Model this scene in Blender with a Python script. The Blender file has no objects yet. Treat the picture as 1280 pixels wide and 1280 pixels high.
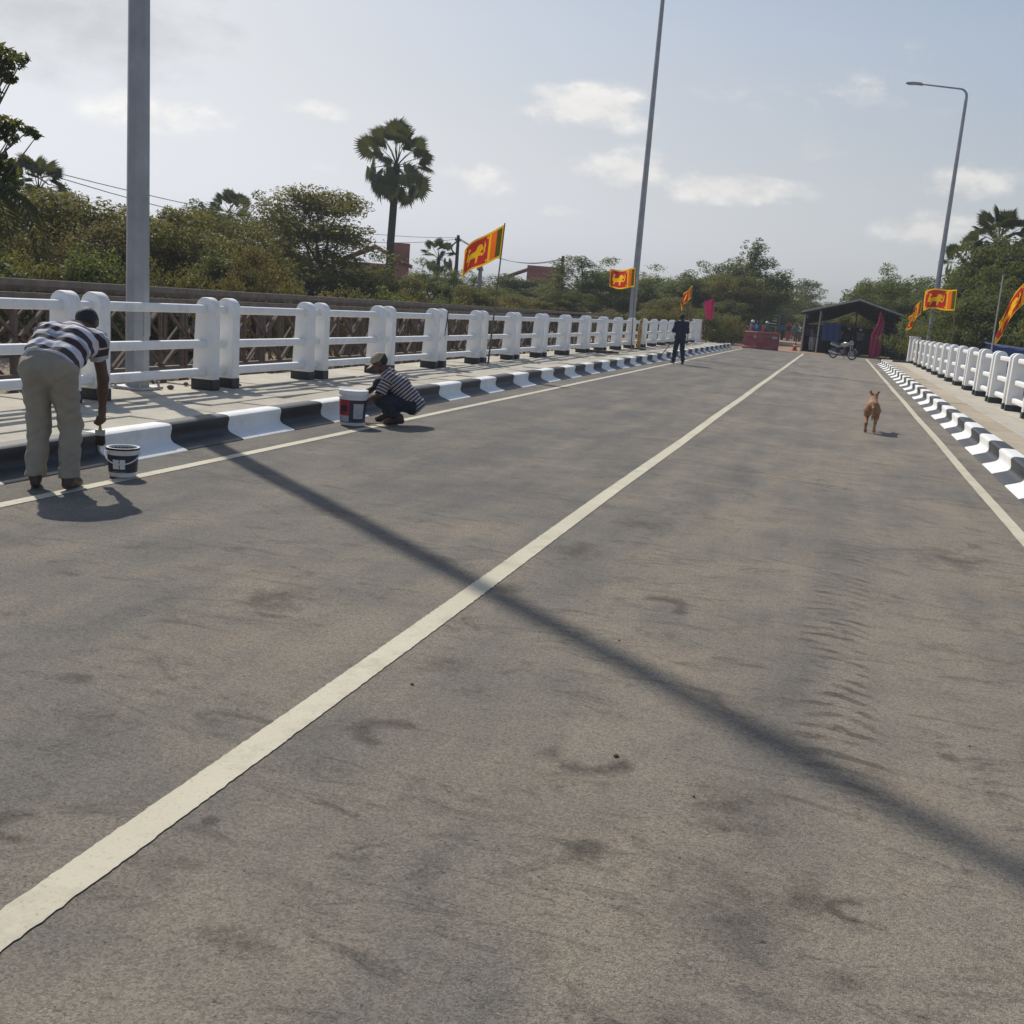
import bpy, bmesh, math, random
import numpy as np
from mathutils import Vector, Matrix, Euler

random.seed(7)
RNG = np.random.default_rng(11)
SC = bpy.context.scene
COL = SC.collection
PI = math.pi

# ------------------------------------------------------------------ camera
CAM_H = 1.6
FPX, CX, CY = 1300.0, 640.0, 640.0          # focal length and centre in photo pixels (1280 wide)
ROAD_VP, ROLL = (1049.0, 410.0), 0.078

def _ray(x, y):
    return np.array([(x - CX) / FPX, (y - CY) / FPX, 1.0])
_d = _ray(*ROAD_VP); _d /= np.linalg.norm(_d)
_n = np.cross(_d, _ray(ROAD_VP[0] + 1000, ROAD_VP[1] + 1000 * ROLL)); _n /= np.linalg.norm(_n)
if _n[1] > 0: _n = -_n
_r = np.cross(_d, _n); _r /= np.linalg.norm(_r)
if _r[0] < 0: _r = -_r
ROT = np.array([_r, _d, _n])

def on_z(x, y, z=0.0):
    v = ROT @ _ray(x, y); t = (z - CAM_H) / v[2]; return Vector((v[0] * t, v[1] * t, z))
def on_y(x, y, Y):
    v = ROT @ _ray(x, y); t = Y / v[1]; return Vector((v[0] * t, Y, CAM_H + v[2] * t))
def at_dist(x, y, d):
    v = ROT @ _ray(x, y); t = d / math.hypot(v[0], v[1]); return Vector((v[0] * t, v[1] * t, CAM_H + v[2] * t))

cam_data = bpy.data.cameras.new('camera')
cam_data.sensor_width = 36.0
cam_data.lens = FPX / 1280.0 * 36.0
cam_data.clip_end = 3000.0
cam = bpy.data.objects.new('camera', cam_data); COL.objects.link(cam)
_rt, _up, _bk = ROT @ np.array([1, 0, 0]), ROT @ np.array([0, -1, 0]), ROT @ np.array([0, 0, -1])
cam.matrix_world = Matrix(((_rt[0], _up[0], _bk[0], 0), (_rt[1], _up[1], _bk[1], 0), (_rt[2], _up[2], _bk[2], CAM_H), (0, 0, 0, 1)))
SC.camera = cam

# ------------------------------------------------------------------ sun, sky, exposure
SUN_EL = math.radians(45.5)
SUN_AZ = math.atan2(-0.757, 0.653)            # from +Y towards +X
to_sun = Vector((math.cos(SUN_EL) * math.sin(SUN_AZ), math.cos(SUN_EL) * math.cos(SUN_AZ), math.sin(SUN_EL)))
sl = bpy.data.lights.new('sun', 'SUN'); sl.energy = 2.9; sl.angle = math.radians(0.8); sl.color = (1.0, 0.94, 0.83)
sun = bpy.data.objects.new('sun', sl); COL.objects.link(sun)
sun.rotation_euler = (-to_sun).to_track_quat('-Z', 'Y').to_euler()
sun.location = (0, 0, 60)

world = bpy.data.worlds.new('World'); SC.world = world; world.use_nodes = True
CLOUD_AMT, VEIL = 0.95, -0.5
def build_world():
    nt = world.node_tree; nt.nodes.clear(); N = nt.nodes; Lk = nt.links
    def node(t, **kw):
        n = N.new(t)
        for k, v in kw.items(): setattr(n, k, v)
        return n
    def put(s, v):
        if isinstance(v, (int, float)): s.default_value = v
        else: Lk.new(v, s)
    def m(op, a, b=None, c=None, clamp=False):
        n = node('ShaderNodeMath', operation=op, use_clamp=clamp); put(n.inputs[0], a)
        if b is not None: put(n.inputs[1], b)
        if c is not None: put(n.inputs[2], c)
        return n.outputs[0]
    sky = node('ShaderNodeTexSky'); sky.sky_type = 'NISHITA'; sky.sun_disc = False
    sky.sun_elevation = SUN_EL; sky.sun_rotation = SUN_AZ
    sky.altitude = 0; sky.air_density = 1.0; sky.dust_density = 1.0; sky.ozone_density = 1.0
    tc = node('ShaderNodeTexCoord'); sep = node('ShaderNodeSeparateXYZ'); Lk.new(tc.outputs['Generated'], sep.inputs[0])
    az = m('ARCTAN2', sep.outputs[0], sep.outputs[1]); el = m('ARCSINE', sep.outputs[2])
    comb = node('ShaderNodeCombineXYZ'); put(comb.inputs[0], az); put(comb.inputs[1], el)
    def noise(scale_xy, sc, det, rough, off):
        mp = node('ShaderNodeMapping'); Lk.new(comb.outputs[0], mp.inputs[0]); mp.inputs['Scale'].default_value = (*scale_xy, 1); mp.inputs['Location'].default_value = (off, off * .7, off * 1.3)
        n = node('ShaderNodeTexNoise'); Lk.new(mp.outputs[0], n.inputs['Vector'])
        n.inputs['Scale'].default_value = sc; n.inputs['Detail'].default_value = det; n.inputs['Roughness'].default_value = rough
        return n.outputs['Fac']
    n_fine = noise((1.0, 1.8), 21, 8, 0.62, 3.1)
    n_big = noise((1.0, 2.2), 2.4, 4, 0.55, 1.7)
    # cumulus puffs at fixed directions of the sky: (azimuth, elevation, half width, half height, strength)
    def ae(x, y):
        v = ROT @ _ray(x, y); return math.atan2(v[0], v[1]), math.atan2(v[2], math.hypot(v[0], v[1]))
    acc = None
    for x, y, w, h, s in ((735, 135, 105, 34, 1.05), (790, 214, 85, 32, .95), (905, 234, 120, 25, 1.1), (590, 224, 68, 24, .85), (680, 265, 60, 14, .5),
                          (1212, 228, 66, 24, .75), (1160, 290, 72, 28, .9), (190, 140, 105, 28, .75), (395, 138, 45, 15, .65)):
        a, e = ae(x, y)
        sb = node('ShaderNodeVectorMath', operation='SUBTRACT'); Lk.new(comb.outputs[0], sb.inputs[0]); sb.inputs[1].default_value = (a, e, 0)
        ml = node('ShaderNodeVectorMath', operation='MULTIPLY'); Lk.new(sb.outputs[0], ml.inputs[0]); ml.inputs[1].default_value = (FPX / w, FPX / h, 0)
        ln = node('ShaderNodeVectorMath', operation='LENGTH'); Lk.new(ml.outputs[0], ln.inputs[0])
        g = m('MULTIPLY_ADD', ln.outputs['Value'], -s, s)
        acc = g if acc is None else m('MAXIMUM', acc, g)
    # elsewhere round the sky the same broken clouds come from the large noise
    rest = m('MULTIPLY_ADD', n_big, 5.0, -3.1)
    acc = m('MAXIMUM', acc, m('MINIMUM', rest, 0.8))
    acc = m('MAXIMUM', acc, 0.0)
    er = m('ADD', acc, m('MULTIPLY_ADD', n_fine, 2.6, -1.42))
    cm = m('MULTIPLY', m('MULTIPLY', er, 1.7, clamp=True), m('MULTIPLY', acc, 4.0, clamp=True))
    cm = m('MULTIPLY', cm, CLOUD_AMT)
    # thin veil and haze: a whiter, greyer sky of the same brightness
    bw = node('ShaderNodeRGBToBW'); Lk.new(sky.outputs[0], bw.inputs[0])
    gain = m('MULTIPLY', bw.outputs[0], 1.06)
    cg = node('ShaderNodeCombineColor'); put(cg.inputs[0], m('MULTIPLY', gain, .975)); put(cg.inputs[1], gain); put(cg.inputs[2], m('MULTIPLY', gain, 1.05))
    des = node('ShaderNodeMix'); des.data_type = 'RGBA'
    put(des.inputs[0], m('ADD', m('MULTIPLY', n_big, 0.5), m('MULTIPLY_ADD', bw.outputs[0], 0.17, VEIL), clamp=True)); Lk.new(sky.outputs[0], des.inputs[6]); Lk.new(cg.outputs[0], des.inputs[7])
    mixc = node('ShaderNodeMix'); mixc.data_type = 'RGBA'
    Lk.new(cm, mixc.inputs[0]); Lk.new(des.outputs[2], mixc.inputs[6])
    cl = m('MULTIPLY', m('MULTIPLY_ADD', bw.outputs[0], 0.9, 2.6), m('MULTIPLY_ADD', n_fine, 0.5, 0.78))
    cc = node('ShaderNodeCombineColor'); put(cc.inputs[0], cl); put(cc.inputs[1], m('MULTIPLY', cl, 0.985)); put(cc.inputs[2], m('MULTIPLY', cl, 0.965))
    Lk.new(cc.outputs[0], mixc.inputs[7])
    # a greyer, thicker bank of cloud high beside the sun's side
    ga, ge = ae(60, 10)
    gs = node('ShaderNodeVectorMath', operation='SUBTRACT'); Lk.new(comb.outputs[0], gs.inputs[0]); gs.inputs[1].default_value = (ga, ge, 0)
    gm = node('ShaderNodeVectorMath', operation='MULTIPLY'); Lk.new(gs.outputs[0], gm.inputs[0]); gm.inputs[1].default_value = (FPX / 170, FPX / 75, 0)
    gl = node('ShaderNodeVectorMath', operation='LENGTH'); Lk.new(gm.outputs[0], gl.inputs[0])
    grey = m('MULTIPLY', m('ADD', m('SUBTRACT', 1.0, gl.outputs['Value']), m('MULTIPLY_ADD', n_fine, 2.2, -1.0)), 0.9, clamp=True)
    grey = m('MULTIPLY_ADD', grey, -0.22, 1.0)
    bg = node('ShaderNodeBackground'); bg.inputs[1].default_value = 0.084
    # haze spreads the glow round the sun: brightest parts held down, the rest lifted
    soft = m('POWER', m('MAXIMUM', m('DIVIDE', bw.outputs[0], 5.0), 0.05), -0.12)
    mr = node('ShaderNodeMapRange'); put(mr.inputs[0], el); mr.inputs[1].default_value = 0.0; mr.inputs[2].default_value = 0.24; mr.inputs[3].default_value = 0.78; mr.inputs[4].default_value = 1.03
    soft = m('MULTIPLY', m('MULTIPLY', soft, mr.outputs[0]), grey)
    fin = node('ShaderNodeVectorMath', operation='SCALE'); Lk.new(mixc.outputs[2], fin.inputs[0]); Lk.new(soft, fin.inputs['Scale'])
    Lk.new(fin.outputs[0], bg.inputs[0])
    out = node('ShaderNodeOutputWorld'); Lk.new(bg.outputs[0], out.inputs[0])
build_world()
world.cycles.sampling_method = 'MANUAL'; world.cycles.sample_map_resolution = 512

SC.view_settings.view_transform = 'Standard'; SC.view_settings.look = 'None'
SC.view_settings.exposure = 0.38; SC.view_settings.gamma = 1.0; SC.view_settings.use_curve_mapping = False

# ------------------------------------------------------------------ materials
class MatBuilder:
    def __init__(self, name):
        self.m = bpy.data.materials.new(name); self.m.use_nodes = True
        self.nt = self.m.node_tree; self.N = self.nt.nodes; self.L = self.nt.links
        self.N.clear()
        self.out = self.N.new('ShaderNodeOutputMaterial'); self.b = self.N.new('ShaderNodeBsdfPrincipled')
        self.L.new(self.b.outputs[0], self.out.inputs[0])
        self.tc = self.N.new('ShaderNodeTexCoord')
    def put(self, s, v):
        if isinstance(v, (int, float)): s.default_value = v
        elif isinstance(v, (tuple, list)): s.default_value = (*v, 1) if len(v) == 3 and s.type == 'RGBA' else v
        else: self.L.new(v, s)
    def math(self, op, a, b=None, c=None, clamp=False):
        n = self.N.new('ShaderNodeMath'); n.operation = op; n.use_clamp = clamp; self.put(n.inputs[0], a)
        if b is not None: self.put(n.inputs[1], b)
        if c is not None: self.put(n.inputs[2], c)
        return n.outputs[0]
    def noise(self, scale, detail=4, rough=0.55, coord='Object', stretch=None, dist=0.0, off=None):
        v = self.tc.outputs[coord]
        if stretch or off:
            mp = self.N.new('ShaderNodeMapping'); self.L.new(v, mp.inputs[0])
            if stretch: mp.inputs['Scale'].default_value = stretch
            if off: mp.inputs['Location'].default_value = off
            v = mp.outputs[0]
        n = self.N.new('ShaderNodeTexNoise'); self.L.new(v, n.inputs['Vector'])
        n.inputs['Scale'].default_value = scale; n.inputs['Detail'].default_value = detail; n.inputs['Roughness'].default_value = rough; n.inputs['Distortion'].default_value = dist
        return n.outputs['Fac']
    def voronoi(self, scale, feature='F1', coord='Object'):
        n = self.N.new('ShaderNodeTexVoronoi'); n.feature = feature; self.L.new(self.tc.outputs[coord], n.inputs['Vector']); n.inputs['Scale'].default_value = scale
        return n
    def ramp(self, fac, lo, hi, a=0.0, b=1.0):
        n = self.N.new('ShaderNodeMapRange'); n.clamp = True; self.put(n.inputs[0], fac)
        n.inputs[1].default_value = lo; n.inputs[2].default_value = hi; n.inputs[3].default_value = a; n.inputs[4].default_value = b
        return n.outputs[0]
    def mix(self, fac, a, b, mode='MIX'):
        n = self.N.new('ShaderNodeMix'); n.data_type = 'RGBA'; n.blend_type = mode
        self.put(n.inputs[0], fac); self.put(n.inputs[6], a); self.put(n.inputs[7], b)
        return n.outputs[2]
    def xyz(self, coord='Object'):
        n = self.N.new('ShaderNodeSeparateXYZ'); self.L.new(self.tc.outputs[coord], n.inputs[0]); return n.outputs
    def bump(self, h, strength=0.3, dist=0.01):
        n = self.N.new('ShaderNodeBump'); n.inputs['Strength'].default_value = strength; n.inputs['Distance'].default_value = dist
        self.put(n.inputs['Height'], h); self.L.new(n.outputs[0], self.b.inputs['Normal'])
    def done(self, color, rough=0.7, metal=0.0, spec=None):
        self.put(self.b.inputs['Base Color'], color); self.put(self.b.inputs['Roughness'], rough); self.put(self.b.inputs['Metallic'], metal)
        if spec is not None: self.b.inputs['Specular IOR Level'].default_value = spec
        return self.m

def simple(name, c, rough=0.7, metal=0.0, var=0.18, scale=6.0, bump=0.0, bscale=40.0, dirt=None, dirt_amt=0.3, spec=None, pieces=0.0):
    b = MatBuilder(name)
    n = b.noise(scale, 5, 0.6)
    k = b.ramp(n, 0.3, 0.7, 1 - var, 1 + var)
    if pieces:
        oi = b.N.new('ShaderNodeObjectInfo')
        k = b.math('MULTIPLY', k, b.ramp(oi.outputs['Random'], 0, 1, 1 - pieces, 1 + pieces))
    g = b.N.new('ShaderNodeVectorMath'); g.operation = 'SCALE'; g.inputs[0].default_value = c; b.L.new(k, g.inputs['Scale'])
    col = g.outputs[0]
    if dirt:
        d = b.ramp(b.noise(scale * 0.7, 7, 0.68, off=(5, 3, 1)), 0.5, 0.72, 0, dirt_amt)
        col = b.mix(d, col, dirt)
    if bump: b.bump(b.noise(bscale, 4, 0.6), bump, 0.01)
    return b.done(col, rough, metal, spec)

def attr_stripes(name, bands, period, rough=0.85):
    """cloth with bands along the mesh attribute 'along'; bands = [(position 0..1, colour)]"""
    b = MatBuilder(name)
    a = b.N.new('ShaderNodeAttribute'); a.attribute_name = 'along'
    t = b.math('FRACT', b.math('DIVIDE', a.outputs['Fac'], period))
    r = b.N.new('ShaderNodeValToRGB'); r.color_ramp.interpolation = 'CONSTANT'
    while len(r.color_ramp.elements) < len(bands): r.color_ramp.elements.new(0.5)
    for e, (p, c) in zip(r.color_ramp.elements, bands): e.position = p; e.color = (*c, 1)
    b.L.new(t, r.inputs[0])
    k = b.ramp(b.noise(14, 4, 0.6), 0.3, 0.7, 0.85, 1.1)
    g = b.N.new('ShaderNodeVectorMath'); g.operation = 'SCALE'; b.L.new(r.outputs[0], g.inputs[0]); b.L.new(k, g.inputs['Scale'])
    b.bump(b.noise(26, 3, 0.5), 0.5, 0.012)
    return b.done(g.outputs[0], rough, 0, 0.2)

def asphalt():
    b = MatBuilder('asphalt_dusty')
    x, y, z = b.xyz()
    big = b.noise(0.55, 6, 0.62)
    mid = b.noise(1.9, 6, 0.66, off=(3, 8, 0))
    streak = b.noise(1.3, 4, 0.6, stretch=(1.5, 0.22, 1), off=(1, 4, 0))
    cross = b.noise(3.0, 5, 0.62, stretch=(0.8, 2.4, 1), dist=1.4)
    # more sand lies in the right lane, the left lane stays greyer
    lane = b.ramp(x, -3.4, 0.2, -0.06, 0.12)
    near = b.ramp(y, 10.0, 2.0, 0.0, 0.13)
    dust = b.math('ADD', b.math('ADD', b.math('MULTIPLY', big, 0.75), b.math('MULTIPLY', mid, 0.55)), b.math('ADD', lane, near))
    dust = b.math('ADD', dust, b.math('MULTIPLY', b.math('SUBTRACT', streak, 0.5), 0.85))
    dust = b.ramp(dust, 0.50, 0.92)
    col = b.mix(dust, (0.128, 0.121, 0.112), (0.255, 0.222, 0.178))
    # warm sandy patches
    sand = b.ramp(b.noise(1.1, 6, 0.7, off=(9, 2, 0)), 0.52, 0.72, 0, 0.6)
    col = b.mix(b.math('MULTIPLY', sand, b.ramp(x, -4, 0.5, 0.3, 1.0)), col, (0.305, 0.24, 0.172))
    # dark scuffs where the sand has been swept away
    scuff = b.ramp(b.noise(2.3, 7, 0.74, stretch=(0.8, 1.6, 1), dist=1.6, off=(2, 7, 0)), 0.535, 0.67, 0, 0.74)
    col = b.mix(scuff, col, (0.100, 0.087, 0.074))
    ripple = b.math('MULTIPLY', b.ramp(cross, 0.53, 0.64, 0, 0.38), b.ramp(b.noise(0.8, 3, 0.6, off=(7, 1, 3)), 0.42, 0.6))
    col = b.mix(ripple, col, (0.096, 0.087, 0.077))
    # tread prints pressed into the sand of the right lane
    path = b.math('ADD', 0.25, b.math('MULTIPLY', b.math('SINE', b.math('MULTIPLY', y, 0.9)), 0.06))
    sd = b.math('SUBTRACT', x, path); dd = b.math('ABSOLUTE', sd)
    inside = b.ramp(dd, 0.12, 0.21, 1, 0)
    inside = b.math('MULTIPLY', inside, b.math('MULTIPLY', b.ramp(y, 3.2, 4.0), b.ramp(y, 9.0, 7.2)))
    inside = b.math('MULTIPLY', inside, b.ramp(b.noise(2.2, 4, 0.6, off=(0, 6, 2)), 0.40, 0.54))
    wob = b.math('ADD', b.math('MULTIPLY', y, 47.0), b.math('ADD', b.math('ADD', b.math('MULTIPLY', b.math('MULTIPLY', sd, sd), 90.0), b.math('MULTIPLY', sd, 12.0)), b.math('MULTIPLY', b.noise(4, 3, .5), 7.0)))
    bars = b.ramp(b.math('SINE', wob), 0.05, 0.7)
    tread = b.math('MULTIPLY', b.math('MULTIPLY', inside, b.math('MULTIPLY', bars, b.ramp(b.noise(6, 4, .65, off=(1, 1, 5)), .38, .54))), 0.82)
    col = b.mix(tread, col, (0.095, 0.080, 0.065))
    # dark wheel track
    trk = b.ramp(b.math('ABSOLUTE', b.math('SUBTRACT', x, b.math('ADD', -0.22, b.math('MULTIPLY', b.math('SINE', b.math('MULTIPLY', y, 0.35)), 0.15)))), 0.06, 0.26, 1, 0)
    trk = b.math('MULTIPLY', trk, b.math('MULTIPLY', b.ramp(y, 6, 3, 0, 0.75), b.ramp(mid, .42, .6)))
    col = b.mix(trk, col, (0.085, 0.078, 0.072))
    # stains with shapes of their own: spilt mud, swept smears and half-round scuffs
    stain_n = b.noise(7.0, 6, 0.72, off=(4, 4, 4)); tot = None
    flat = b.N.new('ShaderNodeVectorMath'); flat.operation = 'MULTIPLY'; b.L.new(b.tc.outputs['Object'], flat.inputs[0]); flat.inputs[1].default_value = (1, 1, 0)
    for px, py, rx, ry, ring, amt in ((172, 683, 36, 9, 0, .6), (85, 716, 40, 9, 0, .7), (300, 686, 22, 7, 0, .6), (345, 748, 80, 26, 0, .8), (92, 846, 44, 13, 0, .9), (110, 900, 90, 26, 0, .7), (560, 828, 40, 13, 0, .8), (492, 918, 62, 20, 1, 1.0), (262, 1026, 13, 11, 0, 1.0),
                                      (35, 1035, 60, 24, 1, .9), (235, 1080, 30, 12, 0, .8), (632, 735, 26, 12, 0, 1.1), (826, 757, 36, 13, 1, 1.1), (722, 688, 36, 17, 0, .9), (805, 656, 56, 10, 0, .8), (735, 945, 62, 24, 1, .9), (1186, 948, 16, 12, 0, .9),
                                      (1070, 1140, 40, 14, 1, 1.0), (1000, 1120, 60, 44, 0, .9), (1206, 1092, 20, 9, 0, .8), (735, 1066, 60, 26, 0, .7), (900, 1010, 70, 40, 0, .6), (1190, 700, 70, 22, 0, .7), (560, 700, 60, 12, 0, .5), (420, 640, 90, 12, 0, .5), (1060, 1225, 60, 20, 0, .8), (300, 1180, 80, 30, 0, .7)):
        c = on_z(px, py); wx = abs(on_z(px + rx, py + ROLL * rx).x - c.x) + .01; wy = abs(on_z(px, py - ry).y - on_z(px, py + ry).y) / 2 + .01
        sb = b.N.new('ShaderNodeVectorMath'); sb.operation = 'SUBTRACT'; b.L.new(flat.outputs[0], sb.inputs[0]); sb.inputs[1].default_value = (c.x, c.y, 0)
        ml = b.N.new('ShaderNodeVectorMath'); ml.operation = 'MULTIPLY'; b.L.new(sb.outputs[0], ml.inputs[0]); ml.inputs[1].default_value = (1 / wx, 1 / wy, 0)
        ln = b.N.new('ShaderNodeVectorMath'); ln.operation = 'LENGTH'; b.L.new(ml.outputs[0], ln.inputs[0]); q = ln.outputs['Value']
        if ring:                                   # a half-round scuff, open on one side
            dt = b.N.new('ShaderNodeVectorMath'); dt.operation = 'DOT_PRODUCT'; b.L.new(ml.outputs[0], dt.inputs[0]); a_ = px * .37; dt.inputs[1].default_value = (math.cos(a_), math.sin(a_), 0)
            q = b.math('ADD', b.math('MULTIPLY_ADD', b.math('ABSOLUTE', b.math('SUBTRACT', q, 0.7)), 2.0, 0.1), b.math('MULTIPLY', b.math('MAXIMUM', b.math('ADD', dt.outputs['Value'], 0.1), 0.0), 1.6))
        v = b.math('MULTIPLY_ADD', q, -amt, amt)
        tot = v if tot is None else b.math('MAXIMUM', tot, v)
    stain = b.ramp(b.math('ADD', tot, b.math('MULTIPLY_ADD', stain_n, 2.4, -1.25)), 0.12, 0.75, 0, 0.78)
    stain = b.math('MULTIPLY', stain, b.ramp(tot, 0.0, 0.15))
    col = b.mix(stain, col, (0.088, 0.073, 0.060))
    # stone grain
    v = b.voronoi(140)
    gr = b.ramp(b.noise(300, 2, 0.7), 0.3, 0.7, 0.70, 1.30)
    sp = b.N.new('ShaderNodeSeparateColor'); b.L.new(v.outputs['Color'], sp.inputs[0])
    gr = b.math('MULTIPLY', gr, b.ramp(sp.outputs[0], 0, 1, 0.74, 1.26))
    pit = b.ramp(b.noise(42, 4, 0.7, stretch=(0.8, 1.2, 1)), 0.60, 0.68, 1.0, 0.45)
    gr = b.math('MULTIPLY', gr, pit)
    g = b.N.new('ShaderNodeVectorMath'); g.operation = 'SCALE'; b.L.new(col, g.inputs[0]); b.L.new(gr, g.inputs['Scale'])
    h = b.math('ADD', b.math('MULTIPLY', b.noise(170, 3, 0.7), 0.7), b.math('ADD', b.math('MULTIPLY', b.noise(28, 5, 0.65), 0.5), b.math('MULTIPLY', b.math('ADD', tread, ripple), -0.9)))
    b.bump(h, 0.7, 0.014)
    return b.done(g.outputs[0], b.ramp(dust, 0, 1, 0.82, 0.95), 0, 0.25)

def line_paint():
    b = MatBuilder('road_line_paint')
    worn = b.ramp(b.noise(3.2, 7, 0.7), 0.50, 0.72, 0, 0.55)
    spk = b.ramp(b.noise(75, 4, 0.78), 0.57, 0.68, 0, 0.62)
    k = b.ramp(b.noise(0.9, 5, 0.6), 0.3, 0.7, 0, 1)
    base = b.mix(k, (0.51, 0.465, 0.35), (0.60, 0.555, 0.43))
    col = b.mix(b.math('ADD', worn, spk, clamp=True), base, (0.30, 0.255, 0.195))
    b.bump(b.noise(90, 4, 0.7), 0.35, 0.006)
    return b.done(col, 0.75, 0, 0.3)

def white_paint(name, c=(0.84, 0.835, 0.82), dirt=(0.42, 0.39, 0.35), amt=0.42, rough=0.55):
    b = MatBuilder(name)
    n = b.ramp(b.noise(2.2, 6, 0.65, coord='Object'), 0.3, 0.7, 0.93, 1.04)
    g = b.N.new('ShaderNodeVectorMath'); g.operation = 'SCALE'; g.inputs[0].default_value = c; b.L.new(n, g.inputs['Scale'])
    oi = b.N.new('ShaderNodeObjectInfo')
    off = b.N.new('ShaderNodeVectorMath'); off.operation = 'ADD'; b.L.new(b.tc.outputs['Object'], off.inputs[0])
    sc = b.N.new('ShaderNodeVectorMath'); sc.operation = 'SCALE'; sc.inputs[0].default_value = (37, 17, 29); b.L.new(oi.outputs['Random'], sc.inputs['Scale'])
    b.L.new(sc.outputs[0], off.inputs[1])
    n2 = b.N.new('ShaderNodeTexNoise'); b.L.new(off.outputs[0], n2.inputs['Vector']); n2.inputs['Scale'].default_value = 3.5; n2.inputs['Detail'].default_value = 8; n2.inputs['Roughness'].default_value = 0.72
    st = b.ramp(b.noise(7, 6, 0.7, stretch=(1, 1, .16)), 0.55, 0.75, 0, amt * .5)
    d = b.math('MAXIMUM', b.ramp(n2.outputs['Fac'], 0.53, 0.76, 0, amt), st)
    b.bump(b.noise(22, 5, 0.6), 0.18, 0.01)
    return b.done(b.mix(d, g.outputs[0], dirt), rough, 0, 0.35)

def concrete(name, c=(0.40, 0.365, 0.31), dark=(0.20, 0.18, 0.155)):
    b = MatBuilder(name)
    oi = b.N.new('ShaderNodeObjectInfo')
    k = b.math('MULTIPLY', b.ramp(b.noise(2.5, 7, 0.65), 0.3, 0.7, 0.85, 1.12), b.ramp(oi.outputs['Random'], 0, 1, 0.9, 1.08))
    g = b.N.new('ShaderNodeVectorMath'); g.operation = 'SCALE'; g.inputs[0].default_value = c; b.L.new(k, g.inputs['Scale'])
    st = b.ramp(b.noise(5, 8, 0.72, off=(4, 1, 7)), 0.56, 0.74, 0, 0.5)
    gr = b.ramp(b.noise(70, 3, 0.7), 0.6, 0.75, 0, 0.25)
    b.bump(b.noise(45, 5, 0.65), 0.3, 0.01)
    return b.done(b.mix(b.math('ADD', st, gr, clamp=True), g.outputs[0], dark), 0.9, 0, 0.2)

def leaf_mat(name, c1, c2, c3, trans=0.46):
    b = MatBuilder(name)
    geo = b.N.new('ShaderNodeNewGeometry'); oi = b.N.new('ShaderNodeObjectInfo')
    n = b.noise(0.8, 4, 0.6)
    t = b.math('ADD', b.math('MULTIPLY', b.ramp(n, 0.3, 0.7), 0.55), b.math('MULTIPLY', geo.outputs['Random Per Island'], 0.45))
    r = b.N.new('ShaderNodeValToRGB'); e = r.color_ramp.elements
    e[0].position = 0.12; e[0].color = (*c1, 1); e[1].position = 0.55; e[1].color = (*c2, 1)
    q = e.new(0.92); q.color = (*c3, 1)
    b.L.new(t, r.inputs[0])
    g = b.N.new('ShaderNodeVectorMath'); g.operation = 'SCALE'; b.L.new(r.outputs[0], g.inputs[0]); b.L.new(b.ramp(oi.outputs['Random'], 0, 1, 0.8, 1.2), g.inputs['Scale'])
    b.done(g.outputs[0], 0.6, 0, 0.25)
    tr = b.N.new('ShaderNodeBsdfTranslucent'); b.L.new(b.mix(0.5, g.outputs[0], (0.26, 0.25, 0.04)), tr.inputs[0])
    mx = b.N.new('ShaderNodeMixShader'); mx.inputs[0].default_value = trans
    b.L.new(b.b.outputs[0], mx.inputs[1]); b.L.new(tr.outputs[0], mx.inputs[2]); b.L.new(mx.outputs[0], b.out.inputs[0])
    return b.m

def ground_mat():
    b = MatBuilder('dry_ground')
    a = b.ramp(b.noise(0.12, 7, 0.65), 0.4, 0.62)
    g = b.ramp(b.noise(0.5, 7, 0.7, off=(2, 2, 0)), 0.46, 0.6)
    col = b.mix(a, (0.43, 0.335, 0.245), (0.34, 0.25, 0.17))
    col = b.mix(b.math('MULTIPLY', g, 0.35), col, (0.14, 0.12, 0.06))
    col = b.mix(b.ramp(b.noise(9, 6, 0.7), 0.45, 0.75, 0, 0.5), col, (0.13, 0.095, 0.06))
    b.bump(b.noise(14, 6, 0.7), 0.6, 0.05)
    return b.done(col, 0.95, 0, 0.15)

def bark(name, c): return simple(name, c, 0.9, 0, 0.35, 5, 0.6, 18)

M = {}
M['asphalt'] = asphalt(); M['line'] = line_paint()
M['white'] = white_paint('white_masonry_paint')
M['kerb_white'] = white_paint('white_kerb_paint', (0.80, 0.80, 0.78), (0.40, 0.36, 0.31), 0.5)
M['kerb_black'] = simple('black_kerb_paint', (0.016, 0.019, 0.027), 0.5, 0, 0.3, 3, 0.2, 25, (0.065, 0.062, 0.06), 0.4)
M['sandy'] = concrete('sandy_concrete', (0.43, 0.365, 0.275)); M['concrete'] = concrete('walkway_concrete', (0.47, 0.43, 0.36)); M['concrete_dark'] = concrete('joint_concrete', (0.09, 0.08, 0.07), (0.05, 0.045, 0.04))
M['galv'] = simple('galvanised_steel', (0.33, 0.345, 0.365), 0.5, 0.55, 0.14, 3.5, 0.1, 30)
M['rust'] = simple('rusty_brown_steel', (0.175, 0.128, 0.098), 0.85, 0.0, 0.4, 4, 0.3, 30, (0.17, 0.10, 0.06), 0.5)
M['rust_dark'] = simple('dark_weathered_timber', (0.10, 0.08, 0.065), 0.9, 0, 0.35, 4, 0.4, 20)
M['chord'] = simple('weathered_steel_chord', (0.20, 0.165, 0.14), 0.8, 0.0, 0.3, 3, 0.2, 30, (0.16, 0.10, 0.06), 0.4)
M['ground'] = ground_mat()
M['dirt'] = simple('orange_brown_dirt', (0.30, 0.19, 0.115), 0.95, 0, 0.25, 0.6, 0.4, 12, (0.22, 0.17, 0.13), 0.5)
M['bark'] = bark('grey_brown_bark', (0.13, 0.105, 0.08)); M['palm_bark'] = bark('dark_palm_bark', (0.055, 0.05, 0.047))
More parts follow.
